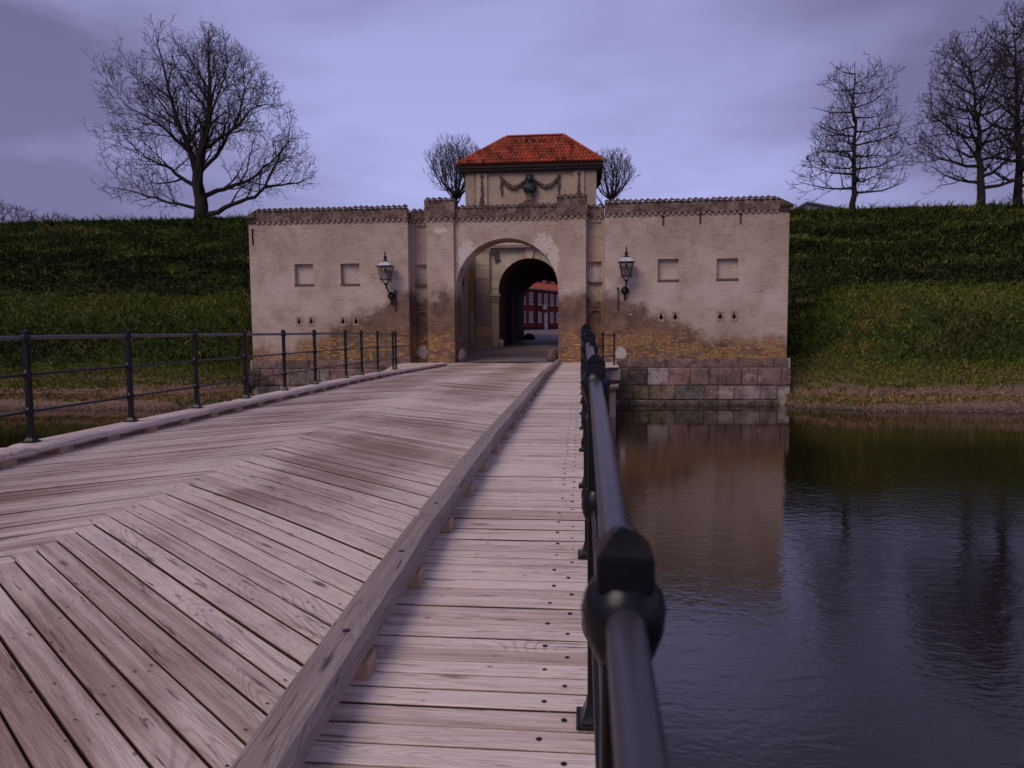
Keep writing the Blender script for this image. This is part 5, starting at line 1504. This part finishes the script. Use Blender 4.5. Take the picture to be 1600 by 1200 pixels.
TR = 44.0
def leader_tree(label, axis, env, yc, nl, z0, dz, lens, rise, rb_, base, seed):
    """straight leader with boughs set around it"""
    limbs = [(jy(axis, yc, 0.2), rb_, 0.015)]
    rr = random.Random(seed)
    ax = [p[0] for p in axis]; az = [p[1] for p in axis]
    for i in range(nl):
        z = z0 + i*dz; a = i*2.4+rr.uniform(-.3, .3); ln = float(np.interp(z, *lens))*rr.uniform(.8, 1.05); x0 = float(np.interp(z, az, ax))
        ri = rise*rr.uniform(.6, 1.3)
        P = [(x0, yc+.05, z)]
        for k in range(1, 5): P.append((x0+math.cos(a)*ln*k/4, yc+math.sin(a)*ln*.85*k/4, z+ri*(k/4)**1.6 - 0.10*math.sin(math.pi*k/4)))
        limbs.append((P, rb_*float(np.interp(z, [z0, z0+nl*dz], [.42, .18])), 0.012))
    branching_tree("bare_tree", label, limbs, env, yc, 0.9, GT, base, 1.477, rb_, seed, kids=(8, 7, 5, 3), lean=0.26)
env = [(15.86,16.79),(14.51,16.38),(13.74,15.69),(14.9,15.1),(14.39,14.03),(13.45,12.98),(13.48,11.69),(12.12,10.37),(12.51,9.51),(14.34,8.72),(15.59,9.24),(16.31,9.23),(18.62,9.53),(18.95,10.43),(19.24,12.42),(17.98,13.0),(18.53,14.6),(17.75,14.81),(17.9,15.77)]
leader_tree("slender bare tree with level branches on the right rampart, nearest the gatehouse", [(15.91,7.7),(15.97,9.97),(15.89,12.89),(15.81,14.7),(15.86,16.5)], env, TR, 26, 9.2, 0.27, ([9, 10.5, 13, 16.2], [3.1, 3.2, 2.6, 1.7]), 0.55, 0.20, (23.50, 65, 10.75), 5)
env = [(21.88,18.29),(21.02,18.33),(20.12,17.38),(20.34,15.95),(19.85,14.91),(19.74,13.12),(19.24,12.23),(18.94,10.61),(18.82,8.79),(21.83,8.5),(23.2,9.04),(24.93,9.18),(25.9,12.57),(25.4,16.48),(23.53,18.1)]
leader_tree("tall bare ovate tree on the right rampart, second from the gatehouse", [(23.0,7.7),(22.92,10.14),(22.72,12.66),(22.36,14.81),(22.03,16.94)], env, TR, 24, 9.3, 0.31, ([9, 11, 13.5, 16.5], [3.3, 3.3, 2.7, 1.5]), 1.7, 0.27, (33.97, 65, 10.75), 8)
T3 = 46.0
env = [(25.41,20.83),(24.72,20.32),(24.41,19.06),(24.13,17.24),(24.44,13.89),(23.82,11.29),(24.24,9.77),(26.07,9.35),(28.56,9.66),(29.12,12.99),(27.85,17.44),(26.84,20.39)]
leader_tree("tallest bare tree on the right rampart, cut by the photo's right edge", [(26.18,7.9),(26.07,11.97),(25.82,15.32),(25.62,18.27),(25.6,20.0)], env, T3, 26, 9.8, 0.37, ([9, 12, 15, 19], [2.6, 2.8, 2.4, 1.3]), 1.6, 0.29, (38.67, 68, 10.9), 12)

# pollards behind the tower
def round_pollard(label, cx, yc, zc, rx, rz, seed, nl):
    rr = random.Random(seed)
    env = [(cx+rx*math.cos(t)*rr.uniform(.72, 1.1), zc+rz*math.sin(t)*rr.uniform(.75, 1.12)) for t in np.linspace(0, 6.283, 18)[:-1]]
    limbs = [([(cx, yc, zc-rz-2.6), (cx, yc, zc-rz*.8), (cx+.1, yc, zc+rz*.2)], 0.22, 0.03)]
    for i in range(nl):
        a = i*2.4; sp = rx*0.85*math.sqrt((i+.6)/nl); x1, y1 = math.cos(a)*sp, math.sin(a)*sp
        h1 = rz*rr.uniform(-.15, .3)
        limbs.append(([(cx, yc, zc-rz*.85), (cx+x1*.55, yc+y1*.55, zc-rz*.5), (cx+x1*.95, yc+y1*.95, zc+h1*.4), (cx+x1*1.05, yc+y1*1.05, zc+h1+rz*.25)], 0.07, 0.015))
    branching_tree("pollard_tree", label, limbs, env, yc, 1.0, "pollards behind the gate tower", (cx, yc, zc-rz-2.6), 1.0, 0.22, seed, kids=(6, 5, 3, 2), thick=0.06, lean=0.9, rt=0.008)
round_pollard("rounded bushy pollard with fine upright twigs left of the tower", -9.0, 52.0, 13.0, 2.6, 2.5, 21, 16)
round_pollard("smaller rounded bushy pollard with fine upright twigs right of the tower", 2.2, 52.0, 12.3, 2.05, 2.1, 22, 12)

sh = empty("low_shrub", (-13.75, 28.35, -1.1), "low dark leafy shrub at the left foot of the gatehouse", "shrub")
lf = MB(); st = MB()
for i in range(26):
    a = rnd.uniform(0, 6.28); q = (-13.75+math.cos(a)*rnd.uniform(.15, .75), 28.35+math.sin(a)*rnd.uniform(.1, .4), rnd.uniform(-.75, -.2))
    st.tube([(-13.75+rnd.uniform(-.1,.1), 28.35, -1.2), ((q[0]-13.75)/2, (q[1]+28.35)/2, -0.85), q], [0.014, 0.010, 0.004], 5)
    for k in range(34):
        c = Vector((q[0]+rnd.gauss(0, .14), q[1]+rnd.gauss(0, .12), q[2]+rnd.gauss(-.1, .14)))
        d = Vector((rnd.gauss(0, 1), rnd.gauss(-.4, 1), rnd.gauss(.2, .8))).normalized(); u = d.cross(Vector((0.3, 0.2, 1))).normalized()
        l = rnd.uniform(.05, .09)
        lf.add([c, c+d*l*.5+u*l*.3, c+d*l, c+d*l*.5-u*l*.3], [(0,1,2,3)]); t_ = min(.6, max(0, rnd.gauss(.2, .14))); lf.T += [t_]*4
tag(lf.build("foliage", M['grass'], sh, fix=False), kind="stuff"); st.build("stem", M['bark'], sh)

# far trees and the house roof behind the crest
def far_tree(cx, yc, ztop, hw, label, nat=420, dpt=0.9):
    env = [(cx+hw*math.cos(t)*(1 if math.sin(t) > 0 else .85), ztop-hw*0.85+hw*.85*math.sin(t)*(1 if math.sin(t) > 0 else 1.3)) for t in np.linspace(0, 6.28, 20)[:-1]]
    zb = ztop-hw*2.2
    polys = [[(cx, yc, 1.6), (cx, yc, zb), (cx+.2, yc, ztop-hw)]]
    make_tree("distant_tree", label, polys, env_points(env, yc, cx, nat, dpt), 0.4, 3.5, 0.5, 40, 0.25, 0.022, 1.8, 0.9, 0, "distant trees behind the ramparts", 0.12, tmat='paletwig')
far_tree(-86.9, 100, 21.7, 4.8, "distant bare tree at the photo's left edge, behind the rampart")
far_tree(-81.6, 100, 19.8, 2.6, "distant bare tree, middle one of three behind the left rampart", 260)
far_tree(-78.1, 101, 19.5, 2.3, "distant bare tree, rightmost of three behind the left rampart", 220)
far_tree(58.1, 100, 19.3, 3.0, "distant bare tree at the photo's right edge, behind the tallest tree", 260)

h = empty("grey_house", (30.1, 100, 1.5), "grey house gable with a slate roof peeping over the right rampart", "house")
mb = MB(); mb.extrude_xz([(28.5, 0.9), (34.9, 0.9), (34.9, 16.9), (30.1, 17.95), (28.5, 17.1)], 100, 112); mb.build("wall", M['greywall'], h)
mb = MB(); mb.extrude_xz([(27.9, 16.95), (30.1, 18.2), (35.5, 17.05), (35.5, 16.85), (30.1, 17.97), (27.9, 16.78)], 99.5, 112.5); mb.build("roof", M['slate'], h)
mb = MB(); mb.box(29.6, 30.5, 99.97, 100.05, 13.5, 15.8); mb.build("window", M['white'], h)
